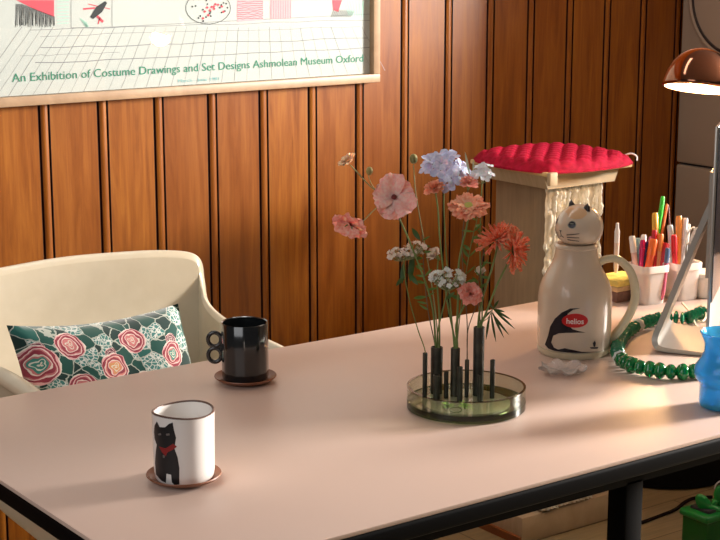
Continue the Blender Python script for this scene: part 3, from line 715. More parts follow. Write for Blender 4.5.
YEL = mat('yellow_green_centre', (.45, .42, .08), .6); DKC = mat('dark_centre', (.16, .02, .02), .6); BUDM = mat('bud_green', (.25, .22, .07), .6)
DV = TUBES['G'][3]
def P3(u, v, dd=0): return atD(u, v, DV+dd)
def stem(name, pts, r0, r1, parent, m=None):
    bm = bmesh.new(); c = catmull(pts, 6); tube(bm, c, [r0+(r1-r0)*i/(len(c)-1) for i in range(len(c))], 8); return obj(name, bm, m or stm, parent, ang=180)
def mouth(k, du=0):
    b, h, r, d = TUBES[k]; return b+Vector((0, 0, h*.6))+RT*du*.4, b+Vector((0, 0, h+.003))+RT*du
toC = -FW
# 1. branching ranunculus in tube B
fl = empty('butterfly_ranunculus', TUBES['B'][0]+Vector((0, 0, TUBES['B'][1]*.6)), 'branching pink ranunculus with one big open bloom, leaning left out of the vase', 'flower')
a, b = mouth('B', -.002)
hub = P3(381, 203, .01)
stem('stem', [a, b, P3(431, 300, 0), P3(411, 245, 0), P3(401, 222, .012), P3(392, 200, .010)], .0017, .0012, fl)
stem('stem', [P3(400, 221, .012), P3(386, 200, .016), P3(370, 186, .01), P3(357, 172, .0), P3(350, 165, -.002)], .0012, .0009, fl, fst)
stem('stem', [P3(386, 200, .016), P3(374, 210, .012), P3(362, 222, .005), P3(352, 227, 0)], .001, .0008, fl, fst)
stem('stem', [P3(378, 193, .014), P3(372, 185, .01), P3(368, 175, .008)], .0008, .0007, fl, fst)
bm = bmesh.new(); petals(bm, P3(394, 197, -.01), toC+RT*.15+UPZ*.1, 5, .033, .019, .35, -.35, .06, .16, .05, .3, seed=2, tip=.62, nu=8, nw=8); petals(bm, P3(394, 197, -.008), toC+RT*.15+UPZ*.1, 6, .031, .018, .18, -.25, .06, .10, .03, .9, seed=5, tip=.62, nu=8, nw=8); o = obj('bloom', bm, PK, fl, ang=180)
bm = bmesh.new(); ball(bm, P3(394, 197, -.013), .0042, (1, 1, 1)); rs = random.Random(1)
obj('flower_centre', bm, DKC, o)
bm = bmesh.new(); nn = (-RT*.5+UPZ*.75-FH*.1); petals(bm, P3(349, 163, 0), nn, 6, .018, .011, .9, -.9, .05, .12, .05, seed=3); petals(bm, P3(349, 163, 0), nn, 5, .014, .009, 1.25, -.6, .05, .12, .05, .5, seed=4); obj('bloom', bm, PCH, fl, ang=180, label='pale peach bloom')
bm = bmesh.new(); nn = (-RT*.3-UPZ*.45-FH*.5); petals(bm, P3(350, 225, 0), nn, 6, .028, .0165, .35, -.4, .05, .12, .04, seed=8); petals(bm, P3(350, 225, 0), nn, 5, .022, .013, .75, -.4, .05, .12, .04, .5, seed=9); obj('bloom', bm, PK2, fl, ang=180)
bm = bmesh.new()
for i in range(5):
    a_ = i*1.256; leaf(bm, P3(350, 223, -.004), P3(350, 223, -.006)+RT*.011*math.cos(a_)+UPZ*.011*math.sin(a_), .0012, FH, .05)
obj('sepals', bm, stm, fl)
bm = bmesh.new(); ball(bm, P3(369.5, 171, .008), .0055, (1, 1, 1.25)); obj('bud', bm, BUDM, fl)
# 2. slim bud in tube B
fl = empty('round_seed_bud', TUBES['B'][0]+Vector((0, 0, TUBES['B'][1]*.55)), 'small round closed bud on a tall thin stem above the pink bloom', 'flower')
a, b = mouth('B', .002); stem('stem', [a, b, P3(434, 300, .03), P3(424, 240, .03), P3(416, 195, .03), P3(413.5, 165, .03)], .0011, .0008, fl, fst)
bm = bmesh.new(); ball(bm, P3(413.5, 158.5, .03), .0065, (1, 1, 1.15), 14, 10); obj('bud', bm, BUDM, fl)
bm = bmesh.new()
for i in range(7): a_ = i*.9; q = P3(413.5, 164, .03); leaf(bm, q, q+(RT*math.cos(a_)+FH*math.sin(a_))*.0062+UPZ*.010, .0018, bend=-.25)
obj('sepals', bm, fst, fl)
def floret(bm, c, n_, r, k=5, seed=0): petals(bm, c, n_, k, r, r*.42, .35, -.3, .1, .1, .0, seed*.7, seed=seed, nu=3, nw=2)
# 3. delphinium: tall lavender cluster
def cluster(name, tubek, du, path, blob, label, ptm, rfl, leafs=(), nsub=12, extra=None, r0=.0014):
    b0 = TUBES[tubek][0]+Vector((0, 0, TUBES[tubek][1]*.6)); fl = empty(name, b0, label, 'flower'); a, b = mouth(tubek, du)
    stem('stem', [a, b]+[P3(*p) for p in path], r0, .0008, fl); end = P3(*path[-1])
    rd = random.Random(hash(name) % 97 if False else len(label)); bs = bmesh.new(); bf = bmesh.new()
    for i, (u, v, dd) in enumerate(blob):
        p = P3(u, v, dd); t = end.lerp(p, .1)-UPZ*.004; tube(bs, catmull([t, (t+p)/2-UPZ*.003, p], 3), .0005, 5)
        nn = (p-(end-UPZ*.012)).normalized()+toC*.7+Vector((rd.uniform(-.4, .4), rd.uniform(-.4, .4), rd.uniform(-.2, .4)))
        floret(bf, p, nn, rfl*rd.uniform(.85, 1.15), 5, i)
    obj('pedicels', bs, fst, fl, ang=180); obj('florets', bf, ptm, fl, ang=180)
    if leafs:
        bl_ = bmesh.new()
        for (p, q, w) in leafs: leaf(bl_, P3(*p), P3(*q), w, FW, .12)
        obj('leaves', bl_, dkl, fl)
    return fl
rs = random.Random(11)
fl = cluster('delphinium', 'D', -.002, [(450, 300, .03), (446, 250, .035), (444, 210, .03), (444, 175, .03)],
    [(430, 160, .02), (438, 157, .03), (446, 162, .01), (441, 170, .0), (450, 170, .015), (456, 166, .03), (452, 178, .0), (434, 169, .02), (459, 175, .015), (427, 167, .03), (448, 157, .035), (462, 168, .03), (442, 163, .0), (447, 183, .01)],
    'lavender blue delphinium cluster at the top of the arrangement', LAV, .0155)
bm = bmesh.new(); leaf(bm, P3(470, 176, .02), P3(465, 152, .02), .002, FW, .02); leaf(bm, P3(474, 178, .02), P3(473, 160, .02), .0015, FW, .02); obj('pointed_buds', bm, pet('pale_green', (.5, .52, .36), (.6, .6, .45)), fl)
cluster('white_stock', 'G', .004, [(482, 300, .02), (480, 250, .02), (481, 205, .02), (482, 182, .02)], [(483, 166, .0), (487, 171, .01), (480, 173, .0), (485, 177, .0), (489, 166, .02), (479, 167, .01), (490, 174, .02), (484, 171, -.005), (474, 176, .01)], 'white stock flower head at the top right of the arrangement', pet('bluish_white', (.66, .66, .70), (.8, .8, .82)), .0095)
# 4. peach carnations / gerberas
def daisy(name, tubek, du, path, c, nrm, label, m, rad, layers, centre=None, cs=.3, leafs=(), fray=.08, r0=.0015, sm=None, w=.5):
    b0 = TUBES[tubek][0]+Vector((0, 0, TUBES[tubek][1]*.6)); fl = empty(name, b0, label, 'flower'); a, b = mouth(tubek, du)
    C = P3(*c); nrm = nrm.normalized()
    stem('stem', [a, b]+[P3(*p) for p in path]+[C-nrm*.006], r0, r0*.8, fl, sm or stm)
    bm = bmesh.new()
    for i, (n_, k, e, cl) in enumerate(layers): petals(bm, C+nrm*.0012*i, nrm, n_, rad*k, rad*k*w, e, cl, .08, .08, fray, i*.37, seed=i+len(label), nw=4, nu=4)
    o = obj('bloom', bm, m, fl, ang=180)
    bm = bmesh.new(); x, y, z = frame_of(nrm); A = [C-nrm*.008+(x*math.cos(k)+y*math.sin(k))*.0015 for k in [i*.785 for i in range(8)]]
    lathe(bm, [(.0014, -.010), (rad*.20, -.004), (rad*.24, .001)], C, 14, nrm, close_t=True); obj('calyx', bm, stm, fl)
    if centre:
        bm = bmesh.new(); lathe(bm, [(rad*cs, .001), (rad*cs, .004), (rad*cs*.6, .0055), (.0004, .0045)], C, 20, nrm); obj('flower_centre', bm, centre, o)
    if leafs:
        bl_ = bmesh.new()
        for (p, q, w_) in leafs: leaf(bl_, P3(*p), P3(*q), w_, FW, .1)
        obj('leaves', bl_, dkl, fl)
    return fl
CARN = [(9, 1, .25, -.3), (9, .9, .6, -.35), (8, .75, .95, -.3), (6, .55, 1.2, -.2)]
daisy('carnation', 'D', .0005, [(447, 300, .0), (440, 240, .01), (438, 210, .01)], (434.5, 189, .0), toC*.4+UPZ*.9-RT*.3, 'coral carnation just right of the big pink bloom, under the lavender cluster', SAL, .0165, CARN, w=.4)
daisy('carnation', 'F', 0, [(467, 320, .01), (462, 250, .015), (466, 205, .012)], (468.5, 184, .0), toC*.35+UPZ+RT*.05, 'small peach pink carnation beneath the white flower head', PK2, .0155, CARN, sm=thn, r0=.0009, w=.4)
daisy('gerbera', 'D', .001, [(458, 300, -.02), (459, 262, -.03), (467, 225, -.03)], (468.5, 207, -.03), toC*.55+UPZ*.85-RT*.05, 'salmon gerbera with a yellow-green centre, in the middle of the bouquet', SAL, .0305, [(16, 1, .12, -.15), (15, .85, .25, -.2), (14, .6, .45, -.3)], YEL, .26, w=.24, fray=.03, r0=.0018)
daisy('carnation', 'D', .003, [(456, 325, -.03), (463, 308, -.03)], (470, 294, -.03), toC*.8+UPZ*.5+RT*.25, 'peach pink carnation hanging lowest, just above the tubes', PK2, .0195, CARN, w=.4)
SPI = [(22, 1.05, .1, -.1), (20, .95, .4, -.15), (16, .8, .75, -.2), (12, .55, 1.05, -.2)]
daisy('spider_gerbera', 'G', -.0015, [(482, 300, .0), (492, 268, .01)], (497, 240, .0), toC*.25+UPZ*.8-RT*.4, 'coral spider gerbera facing up, left of the pair on the right side', COR, .034, SPI, w=.062, fray=.02, r0=.0018)
daisy('spider_gerbera', 'G', .0015, [(484, 318, -.02), (497, 285, -.02), (508, 262, -.01)], (513, 250, -.02), toC*.35+RT*.8-UPZ*.05, 'coral spider gerbera facing right, rightmost bloom of the bouquet', COR, .034, SPI, w=.062, fray=.02, r0=.0018)
daisy('carnation', 'B', .004, [(439, 310, .03), (437, 280, .03)], (436, 256, .02), toC*.3+UPZ*.5-RT*.5, 'pale peach half-hidden flower behind the lace umbels on the left', CRM, .015, [(6, 1, .7, -.2), (5, .8, 1.1, -.2)], w=.5)
daisy('carnation', 'F', .0005, [(468, 330, .04), (478, 300, .04)], (481.5, 271, .03), toC*.5-RT*.4+UPZ*.3, 'tiny white pink flower low between the stems', CRM, .0095, [(7, 1, .5, -.2), (6, .8, .9, -.2)], w=.45, sm=thn, r0=.0009)
# 5. lace umbels
def blob(cu, cv, a, b, n, dz=0, seed=0):
    r = random.Random(seed); return [(cu+a*q*math.cos(t), cv+b*q*math.sin(t), dz+r.uniform(-.012, .012)) for q, t in [(r.random()**.5, r.uniform(0, 6.28)) for _ in range(n)]]
cluster('lace_flower', 'A', 0, [(418, 330, 0), (409, 298, 0), (404, 270, 0), (405, 258, 0)], blob(400, 254, 13, 6, 30, 0, 1)+blob(416, 248, 11, 6, 28, .01, 2), 'cream pink lace umbel leaning out on the far left of the bouquet', pet('cream_pink', (.70, .55, .45), (.80, .70, .60)), .0040, [((404, 262, .01), (402, 284, .01), .004), ((413, 252, .01), (410, 282, .015), .005), ((408, 272, .01), (418, 285, .01), .004), ((420, 240, .01), (412, 228, .01), .004), ((405, 275, .005), (396, 286, .0), .003)], r0=.0009)
cluster('lace_flower', 'B', .0005, [(438, 330, -.03), (444, 305, -.03), (448, 288, -.03)], blob(448, 277, 17, 10, 80, -.03, 3), 'white lace umbel low in the centre above the dark tubes', WHT, .0045, [((445, 300, -.03), (455, 292, -.03), .003)])
# 6. foliage
fo = empty('foliage_stem', TUBES['G'][0]+Vector((0, 0, TUBES['G'][1]*.6)), 'dark green narrow-leaved sprig fanning out to the right of the tallest tube', 'foliage')
a, b = mouth('G', .004); stem('stem', [a, b, P3(488, 318, 0), P3(493, 309, 0)], .0009, .0006, fo)
bm = bmesh.new()
for (p, q) in (((493, 309), (515, 329)), ((493, 309), (512, 320)), ((492, 311), (504, 338)), ((491, 312), (496, 342)), ((490, 314), (486, 340)), ((493, 309), (505, 312)), ((492, 310), (480, 322)), ((493, 309), (499, 300)), ((491, 312), (509, 335)), ((493, 309), (488, 300))):
    leaf(bm, P3(*p), P3(*q, rs.uniform(-.02, .02)), .0019, FW, .12)
obj('leaves', bm, dkl, fo)
rs = random.Random(21)
for lab, tk, x0, pts in (('dark green leafy twig with sparse leaves behind the gerbera', 'D', .002, [(462, 300), (470, 250), (478, 215)]), ('fine-leaved twig rising in the middle left of the bouquet', 'B', -.003, [(428, 310), (424, 270), (422, 235)]), ('fine branching twig with small leaves between the coral flowers', 'G', .002, [(478, 290), (484, 250), (488, 232)])):
    fo = empty('foliage_stem', TUBES[tk][0]+Vector((0, 0, TUBES[tk][1]*.6)), lab, 'foliage'); a, b = mouth(tk, x0)
    stem('stem', [a, b]+[P3(u, v, .02) for u, v in pts], .001, .0006, fo, thn if 'fine' in lab else stm); bm = bmesh.new()
    path = catmull([b]+[P3(u, v, .02) for u, v in pts], 6)
    for i in range(15):
        q = path[int(len(path)*(.35+.6*i/15))]; d = RT*rs.choice((-1, 1))*rs.uniform(.5, 1)+UPZ*rs.uniform(-.1, 1)+FH*rs.uniform(-.5, .5); leaf(bm, q, q+d.normalized()*rs.uniform(.012, .022), rs.uniform(.0012, .003), FW, .15)
    obj('leaves', bm, dkl if i % 2 else lfm, fo)

# ------------------------------------------------------------------ crumpled glass dish
gc = onZ(562, 373, TZ)
gd = mat('clear_crystal', (.90, .86, .83), .12, trans=.75, ior=1.3)
bm = bmesh.new()
def gw(r, z, a): return r*(1+.10*math.cos(a*7)*min(1, r/.02)), z+.0025*math.sin(a*7)*(r/.03)**2
lathe(bm, [(.018, .0), (.026, .0015), (.036, .007), (.0375, .0095), (.035, .0092), (.025, .004), (.010, .0035), (.0005, .0045)], gc+Vector((0, 0, .0022)), 70, warp=gw)
obj('glass_trinket_dish', bm, gd, None, origin=gc, label='small scalloped clear glass dish lying in front of the cat jug', cat='dish')

# ------------------------------------------------------------------ green bead string
bs = empty('bead_garland', onZ(640, 350, TZ), 'string of shiny green glass beads looped on the table behind the blue vase', 'beads')
gp = [(745, 366), (720, 368), (697, 371), (675, 372), (650, 369), (632, 365), (621, 359), (617, 350), (621, 340), (628, 331), (641, 324), (656, 319), (671, 317.5), (686, 318), (700, 313), (716, 312), (735, 314)]
gpts = catmull([onZ(u, v, TZ+.0135) for u, v in gp], 12)
gm1 = mat('green_glass_bead', (.0, .22, .05), .07, coat=.6, trans=.35); gm2 = mat('teal_glass_bead', (.0, .26, .12), .07, coat=.6, trans=.3); wset = set(); wb = mat('clear_bead', (.75, .8, .78), .1, coat=.5)
acc = 0; i = 0; last = gpts[0]; nb = 0; need = .0
for p, q in zip(gpts, gpts[1:]):
    acc += (q-p).length
    if acc >= need:
        acc = 0; d = (q-p).normalized(); f = nb/60
        big = nb < 14; ang_ = math.atan2(d.y, d.x); bm = bmesh.new()
        px_u = 360+FPX*((q-CAM).dot(RT))/((q-CAM).dot(FW))
        Rr = (.0130 if big else .0118)*(1+.07*math.sin(nb*2.4)); sx = 1.0 if big else .5
        ball(bm, (0, 0, 0), Rr, (sx*.8, 1, 1), 12, 8)
        for v in bm.verts:       # faceted ribs
            a_ = math.atan2(v.co.z, v.co.y); k_ = 1+.07*math.cos(a_*8); v.co.y *= k_; v.co.z *= k_
        bmesh.ops.rotate(bm, verts=bm.verts, cent=(0, 0, 0), matrix=Matrix.Rotation(ang_, 3, 'Z')); bmesh.ops.translate(bm, verts=bm.verts, vec=q)
        pale = nb in (WB1 if False else ()) 
        key = 'a' if px_u > 637 and q.y > 1.95 and not big else ('b' if not big else None)
        m_ = wb if key and key not in wset else (gm1 if big else gm2)
        if key: wset.add(key)
        if key == 'a': wset.add('b')
        obj('bead', bm, m_, bs, label='clear white bead' if m_ is wb else None); nb += 1; need = .0170 if nb < 14 else .0112
bm = bmesh.new(); tube(bm, gpts, .0012, 6); obj('string', bm, mat('string_green', (.02, .08, .04), .6), bs)

# ------------------------------------------------------------------ blue glass vase
bc_ = onZ(723.5, 407, TZ)
blu = mat('blue_glass', (.10, .62, 1.0), .12, trans=.6, ior=1.2, coat=.3)
bm = bmesh.new()
lathe(bm, [(.030, 0), (.036, .003), (.038, .010), (.0375, .034), (.039, .040), (.045, .046), (.0470, .056), (.0455, .066), (.038, .076), (.0325, .088), (.033, .102), (.0405, .118), (.0385, .119), (.031, .103), (.0300, .088), (.0355, .076), (.043, .066), (.0445, .056), (.0425, .047), (.0355, .040), (.035, .010), (.0005, .006)], bc_, 64)
obj('blue_glass_vase', bm, blu, None, origin=bc_, label='bright blue translucent glass vase with a bulging waist at the right table edge', cat='vase')

# ------------------------------------------------------------------ desktop computer
alu = mat('aluminium', (.42, .39, .35), .36, metal=.6)
tdir = (FH*.95+RT*.31).normalized(); nd = (RT*.95-FH*.31).normalized()
P0 = atD(711, 300, 2.55); P0.z = 0; ztop_ = atD(714, 122, 2.55).z; ccn = P0+tdir*.264
im = empty('desktop_computer', Vector((ccn.x, ccn.y, TZ)), 'slim desktop computer seen edge-on with an angled aluminium stand', 'computer')
def loc(t, s, z): return P0+tdir*t+nd*s+Vector((0, 0, z))
def obox(bm, t0, t1, s0, s1, z0, z1, bev=.002):
    vs = box(bm, (t0, s0, z0), (t1, s1, z1), bev)
    for v in bm.verts:
        if v in set(vs): pass
M4 = Matrix(((tdir.x, nd.x, 0, P0.x), (tdir.y, nd.y, 0, P0.y), (0, 0, 1, 0), (0, 0, 0, 1)))
bm = bmesh.new(); box(bm, (0, -.006, .80), (.528, 0, ztop_), .002); bmesh.ops.transform(bm, verts=bm.verts, matrix=M4); obj('display_housing', bm, alu, im)
bm = bmesh.new(); box(bm, (.0015, 0, .875), (.5265, .0015, ztop_-.0015), .0005); bmesh.ops.transform(bm, verts=bm.verts, matrix=M4); obj('screen', bm, mat('black_screen', (.006, .006, .009), .12, coat=.5), im)
bm = bmesh.new(); 
rings = [(.17, .14, -.034), (.235, .16, -.012), (.26, .17, -.006)]
prism(bm, [(.264-.16, -.006, .84), (.264+.16, -.006, .84), (.264+.16, -.006, 1.10), (.264-.16, -.006, 1.10)], (0, -.004, 0)); prism(bm, [(.264-.10, -.009, .88), (.264+.10, -.009, .88), (.264+.10, -.009, 1.06), (.264-.10, -.009, 1.06)], (0, -.018, 0))
bmesh.ops.transform(bm, verts=bm.verts, matrix=M4); obj('rear_hump', bm, alu, im)
# stand: bent plate
prof = [(-.026, 1.015), (-.045, .965), (-.075, .88), (-.103, .80), (-.114, .768), (-.112, .752), (-.100, .7435), (-.07, .7415), (.0, .7408), (.055, .7405)]
pc = [Vector((0, s, z)) for s, z in prof]; pc = catmull(pc, 5)
bm = bmesh.new(); rows = []
for i, p in enumerate(pc):
    d = (pc[min(i+1, len(pc)-1)]-pc[max(i-1, 0)]).normalized(); nn = Vector((0, -d.z, d.y)); f = i/(len(pc)-1); w = .060+.030*min(1, f/.6); th = .010 if f < .6 else .010-.006*(f-.6)/.4
    up_in = nn if nn.y*1 + nn.z > 0 else -nn
    inner = p+up_in*th
    rows.append([bm.verts.new((.264-w, p.y, max(p.z, TZ+.0005))), bm.verts.new((.264-w, inner.y, inner.z)), bm.verts.new((.264+w, inner.y, inner.z)), bm.verts.new((.264+w, p.y, max(p.z, TZ+.0005)))])
for a, b in zip(rows, rows[1:]):
    for k in range(4): bm.faces.new((a[k], a[(k+1) % 4], b[(k+1) % 4], b[k]))
bm.faces.new(rows[0][::-1]); bm.faces.new(rows[-1])
bmesh.ops.transform(bm, verts=bm.verts, matrix=M4); obj('stand', bm, alu, im, ang=50)
# cable loops behind the screen
cw = mat('white_cable', (.70, .62, .50), .5)
bm = bmesh.new(); c0 = [onZ(u, v, TZ+z) for u, v, z in ((682, 303, .01), (690, 312, .004), (700, 322, .006), (706, 316, .012), (702, 306, .02), (694, 312, .012), (696, 326, .004), (708, 330, .004), (716, 322, .006), (722, 318, .004))]
tube(bm, catmull(c0, 6), .0021, 8); obj('coiled_cable', bm, cw, None, origin=c0[2], label='pale cable loosely coiled on the table behind the computer stand', cat='cable', ang=180)

# ------------------------------------------------------------------ tubs, pens, papers
tubm = mat('frosted_plastic', (.80, .76, .72), .3, trans=.35, ior=1.2)
def tub(c, w, h, label, rim_h=.014, m=tubm):
    t = empty('pen_tub', c, label, 'tub', None); seg = 48
    def sq(r, z, a):
        k = (abs(math.cos(a))**5+abs(math.sin(a))**5)**(-1/5); return r*k, z
    bm = bmesh.new(); lathe(bm, [(w*.80, 0), (w*.83, .002), (w*.96, h-rim_h), (w*.945, h-rim_h), (w*.81, .004), (.0005, .003)], c, seg, warp=sq, xdir=RT+FH*.5); obj('bin', bm, m, t)
    bm = bmesh.new(); lathe(bm, [(w*.955, h-rim_h), (w*1.05, h-rim_h), (w*1.06, h-.002), (w*1.03, h), (w*.97, h-.002), (w*.955, h-rim_h)], c, seg, warp=sq, xdir=RT+FH*.5, close_b=False); obj('rim', bm, mat('milky_rim', (.82, .74, .68), .35), t)
    return t
tc1 = onZ(647, 302, TZ); tc2 = onZ(680, 298, TZ)
tub(tc1, .031, .078, 'frosted clear plastic tub full of coloured pens beside the cat jug')
tub(tc2, .031, .076, 'frosted clear plastic tub behind the computer stand, right of the fuller one')
bm = bmesh.new(); lathe(bm, [(.026, 0), (.028, .002), (.030, .040), (.032, .042), (.032, .050), (.029, .051), (.0005, .051)], onZ(706, 296, TZ), 40); obj('white_pot', bm, mat('white_plastic', (.75, .74, .70), .35), None, origin=onZ(706, 296, TZ), label='small round white lidded pot between the computer stand and screen', cat='pot')
PC = {}
def pm(c, **k):
    key = (c, tuple(k.items()))
    if key not in PC: PC[key] = mat('pen_plastic', c, .35, coat=.3, **k)
    return PC[key]
DP = (tc1-CAM).dot(FW)
def pen(u0, v0, u1, v1, w, c, cap, label, dd=0, name='pen', capf=.28, group='pens in the tubs', stripe=None, flat=False, cat='pen'):
    """v0 = top; the shaft goes down to (u1,v1) and is carried on into the tub"""
    A = atD(u0, v0, DP+dd); B = atD(u1, v1, DP+dd*.5+.0); d = (B-A).normalized()
    if v1 < 300:
        t = (TZ+.012-A.z)/d.z; E = A+d*min(t, .175)
        tgt = Vector(((tc1 if u1 < 664 else tc2).x, (tc1 if u1 < 664 else tc2).y, 0))
        h = Vector((E.x-tgt.x, E.y-tgt.y, 0))
        if h.length > .017: h = h.normalized()*.017; E = Vector((tgt.x+h.x, tgt.y+h.y, E.z))
    else: E = B
    r = w*DP/FPX/2; ax = (E-A).normalized(); L = (E-A).length
    o = empty(name, E, label, cat, group)
    bm = bmesh.new(); lathe(bm, [(r*.3, 0), (r*.85, .012), (r*.9, .02), (r*.9, L*(1-capf))], E, 12, -ax, close_t=True); obj('barrel', bm, pm(c), o)
    bm = bmesh.new(); lathe(bm, [(r, L*(1-capf)), (r*1.02, L*.97), (r*.8, L), (.0003, L+.0005)], E, 12, -ax); obj('cap', bm, pm(cap), o)
    if name == 'pen':
        sd = ax.cross(FH).normalized(); bm = bmesh.new(); q = A-FH*r*1.05; tube(bm, [q-ax*-.004-FH*.0004, q+ax*.012-FH*.0012, q+ax*.03-FH*.0002], .0009, 6); obj('clip', bm, pm(cap), o)
    return o
RED, ORG, MAG, GRN, LBL, WHI, NVY, YLW, TAN, GRY = (.55, .01, .02), (.85, .16, .02), (.55, .01, .12), (.03, .48, .03), (.25, .45, .55), (.75, .72, .70), (.03, .02, .10), (.70, .38, .04), (.70, .30, .12), (.35, .35, .38)
P_ = pen
P_(632, 236, 627, 262, 6.5, (.72, .45, .40), (.78, .72, .68), 'pale pink pen with white cap, leftmost in the tub')
P_(638, 238, 631, 264, 5.5, (.20, .36, .40), LBL, 'dull light blue pen leaning right, second from the left in the tub', .01)
P_(643, 240, 636, 266, 5.5, MAG, MAG, 'magenta pen leaning right in front of a navy one')
P_(644, 235, 641, 262, 6, GRY, (.65, .62, .62), 'grey pen with a pale rounded cap behind the magenta pen', .03)
P_(647.5, 242, 641, 268, 5, NVY, NVY, 'dark navy pen between the magenta and orange ones', .005)
P_(654, 239, 648, 270, 9, (.85, .12, .03), ORG, 'fat orange felt pen at the front of the tub', -.005, name='felt_pen', cat='felt pen')
P_(652, 237, 647, 262, 6, MAG, (.62, .02, .12), 'magenta capped pen right behind the fat orange one', .015)
P_(655, 213, 656, 245, 6.5, YLW, YLW, 'golden yellow pen beside the tall bright green one', .02)
P_(663, 196.5, 657, 240, 4.8, GRN, GRN, 'tall bright green pen, highest in the tub', .03)
P_(667, 204, 661, 238, 3.2, (.65, .14, .03), (.65, .14, .03), 'thin red-orange pencil leaning beside the tall green pen', .03, name='pencil', cat='pencil')
P_(654.5, 230, 655, 250, 5.5, RED, RED, 'red capped pen below the golden yellow one', .0)
P_(661, 234, 658, 266, 6, TAN, (.8, .26, .06), 'tan orange pen in the middle of the tub', -.002)
P_(668, 205, 665, 245, 2.2, (.12, .02, .02), (.12, .02, .02), 'thin dark red stick behind the pencil', .04, name='stick', cat='stick', capf=.1)
P_(670, 225, 668, 255, 6, (.55, .65, .72), (.6, .72, .82), 'pale blue pen with light cap, left of the orange marker', .02)
P_(674, 235, 671, 264, 6, RED, (.62, .02, .03), 'bright red pen beside the orange marker', .0)
P_(666, 243, 663.5, 262, 8, RED, RED, 'short fat red marker in the gap between the tubs', .0, name='felt_pen', cat='felt pen')
P_(679, 216, 677, 255, 6.5, (.85, .30, .06), (.88, .36, .08), 'orange marker standing upright in the right tub', .01)
P_(686, 218, 682, 260, 5, (.70, .70, .70), (.82, .82, .84), 'white pen standing upright, right of the orange marker', .01)
P_(668, 248, 662, 300, 5, (.62, .12, .22), (.10, .16, .30), 'pink pen with blue grey grip hanging outside between the two tubs', -.035, group=None)
P_(689, 224, 685, 258, 4, (.5, .5, .48), (.65, .64, .60), 'grey pen at the right end behind the white one', .02)
# scissors with pale loops
sc_ = empty('scissors', tc2+Vector((0, 0, .02)), 'scissors with pale grey loop handles standing in the right tub', 'scissors')
for nm, uu in (('handle', 690), ('handle', 695)):
    bm = bmesh.new(); c = atD(uu, 236, DP+.01); tube(bm, [c+RT*(.0065*math.cos(a))+UPZ*(.017*math.sin(a))+RT*.006*math.sin(a) for a in [2*math.pi*k/24 for k in range(25)]], .0019, 8); obj(nm, bm, pm((.72, .70, .66)), sc_, ang=180)
bm = bmesh.new(); tube(bm, [atD(690, 245, DP+.01), tc2+Vector((0, 0, .02))], [.004, .0015], 8, flat=.4); tube(bm, [atD(692, 245, DP+.011), tc2+Vector((.003, 0, .02))], [.004, .0015], 8, flat=.4); obj('blade', bm, alu, sc_)
# tall clear case with white pen behind the jug
cs_ = onZ(622, 299, TZ)+FH*.02
bk = [( .030, (.40, .28, .14), 'brown'), (.016, (.62, .45, .16), 'y'), (.014, (.50, .40, .22), 'p')]
zc = TZ; bks = []
for i, (h, c, lab) in enumerate((( .020, (.20, .10, .07), 'dark reddish brown box, lowest of the small stack behind the jug handle'), (.010, (.55, .38, .20), 'tan booklet in the middle of the small stack behind the jug handle'), (.012, (.62, .50, .12), 'yellow green box, topmost of the small stack behind the jug handle'))):
    bm = bmesh.new(); c_ = cs_; box(bm, (c_.x-.045, c_.y-.035, zc+.0003), (c_.x+.045-.004*i, c_.y+.035, zc+h), .001)
    mm = mottled('printed_card', c, tuple(min(1, k*1.6) for k in c), 60, .6); obj('small_box', bm, mm, None, origin=(c_.x, c_.y, zc), label=lab, cat='box', group='boxes stacked behind the jug handle'); zc += h+.0004
hc_ = atD(618, 236, DP+.06); hz = zc
cse = empty('clear_case', (hc_.x, hc_.y, hz), 'tall clear plastic case standing behind the jug handle', 'case')
bm = bmesh.new(); cb = Vector((cs_.x+.004, cs_.y+.012, 0)); q = atD(620, 236, (cb-CAM).dot(FW)); 
uC = 620; basep = Vector((cb.x, cb.y, hz)); topz = (CAM+ray(620, 219)*((basep-CAM).dot(FH)/ray(620, 219).dot(FH))).z
cse.location = basep
M5 = Matrix(((RT.x, FH.x, 0, basep.x), (RT.y, FH.y, 0, basep.y), (0, 0, 1, 0), (0, 0, 0, 1)))
hh = topz-hz
box(bm, (-.0125, -.007, .0005), (.0125, -.0062, hh)); box(bm, (-.0125, .0062, .0005), (.0125, .007, hh)); box(bm, (-.0125, -.007, .0005), (-.0115, .007, hh)); box(bm, (.0115, -.007, .0005), (.0125, .007, hh)); box(bm, (-.0125, -.007, .0003), (.0125, .007, .0015))
bmesh.ops.transform(bm, verts=bm.verts, matrix=M5); obj('clear_walls', bm, thin_glass('clear_plastic', (.9, .9, .9), .05, 1.5), cse, smooth=False)
pw = empty('pen', basep+Vector((0, 0, .003))-RT*.005, 'white pen standing inside the tall clear case', 'pen')
bm = bmesh.new(); lathe(bm, [(.003, 0), (.0048, .01), (.0052, hh*.55)], basep+Vector((0, 0, .003))-RT*.005, 14, close_t=True); obj('barrel', bm, pm((.74, .58, .50)), pw)
bm = bmesh.new(); lathe(bm, [(.0052, hh*.55), (.0054, hh*.75), (.0035, hh*.82), (.003, hh*.9), (.0004, hh*.905)], basep+Vector((0, 0, .003))-RT*.005, 14); obj('cap', bm, pm(WHI), pw)

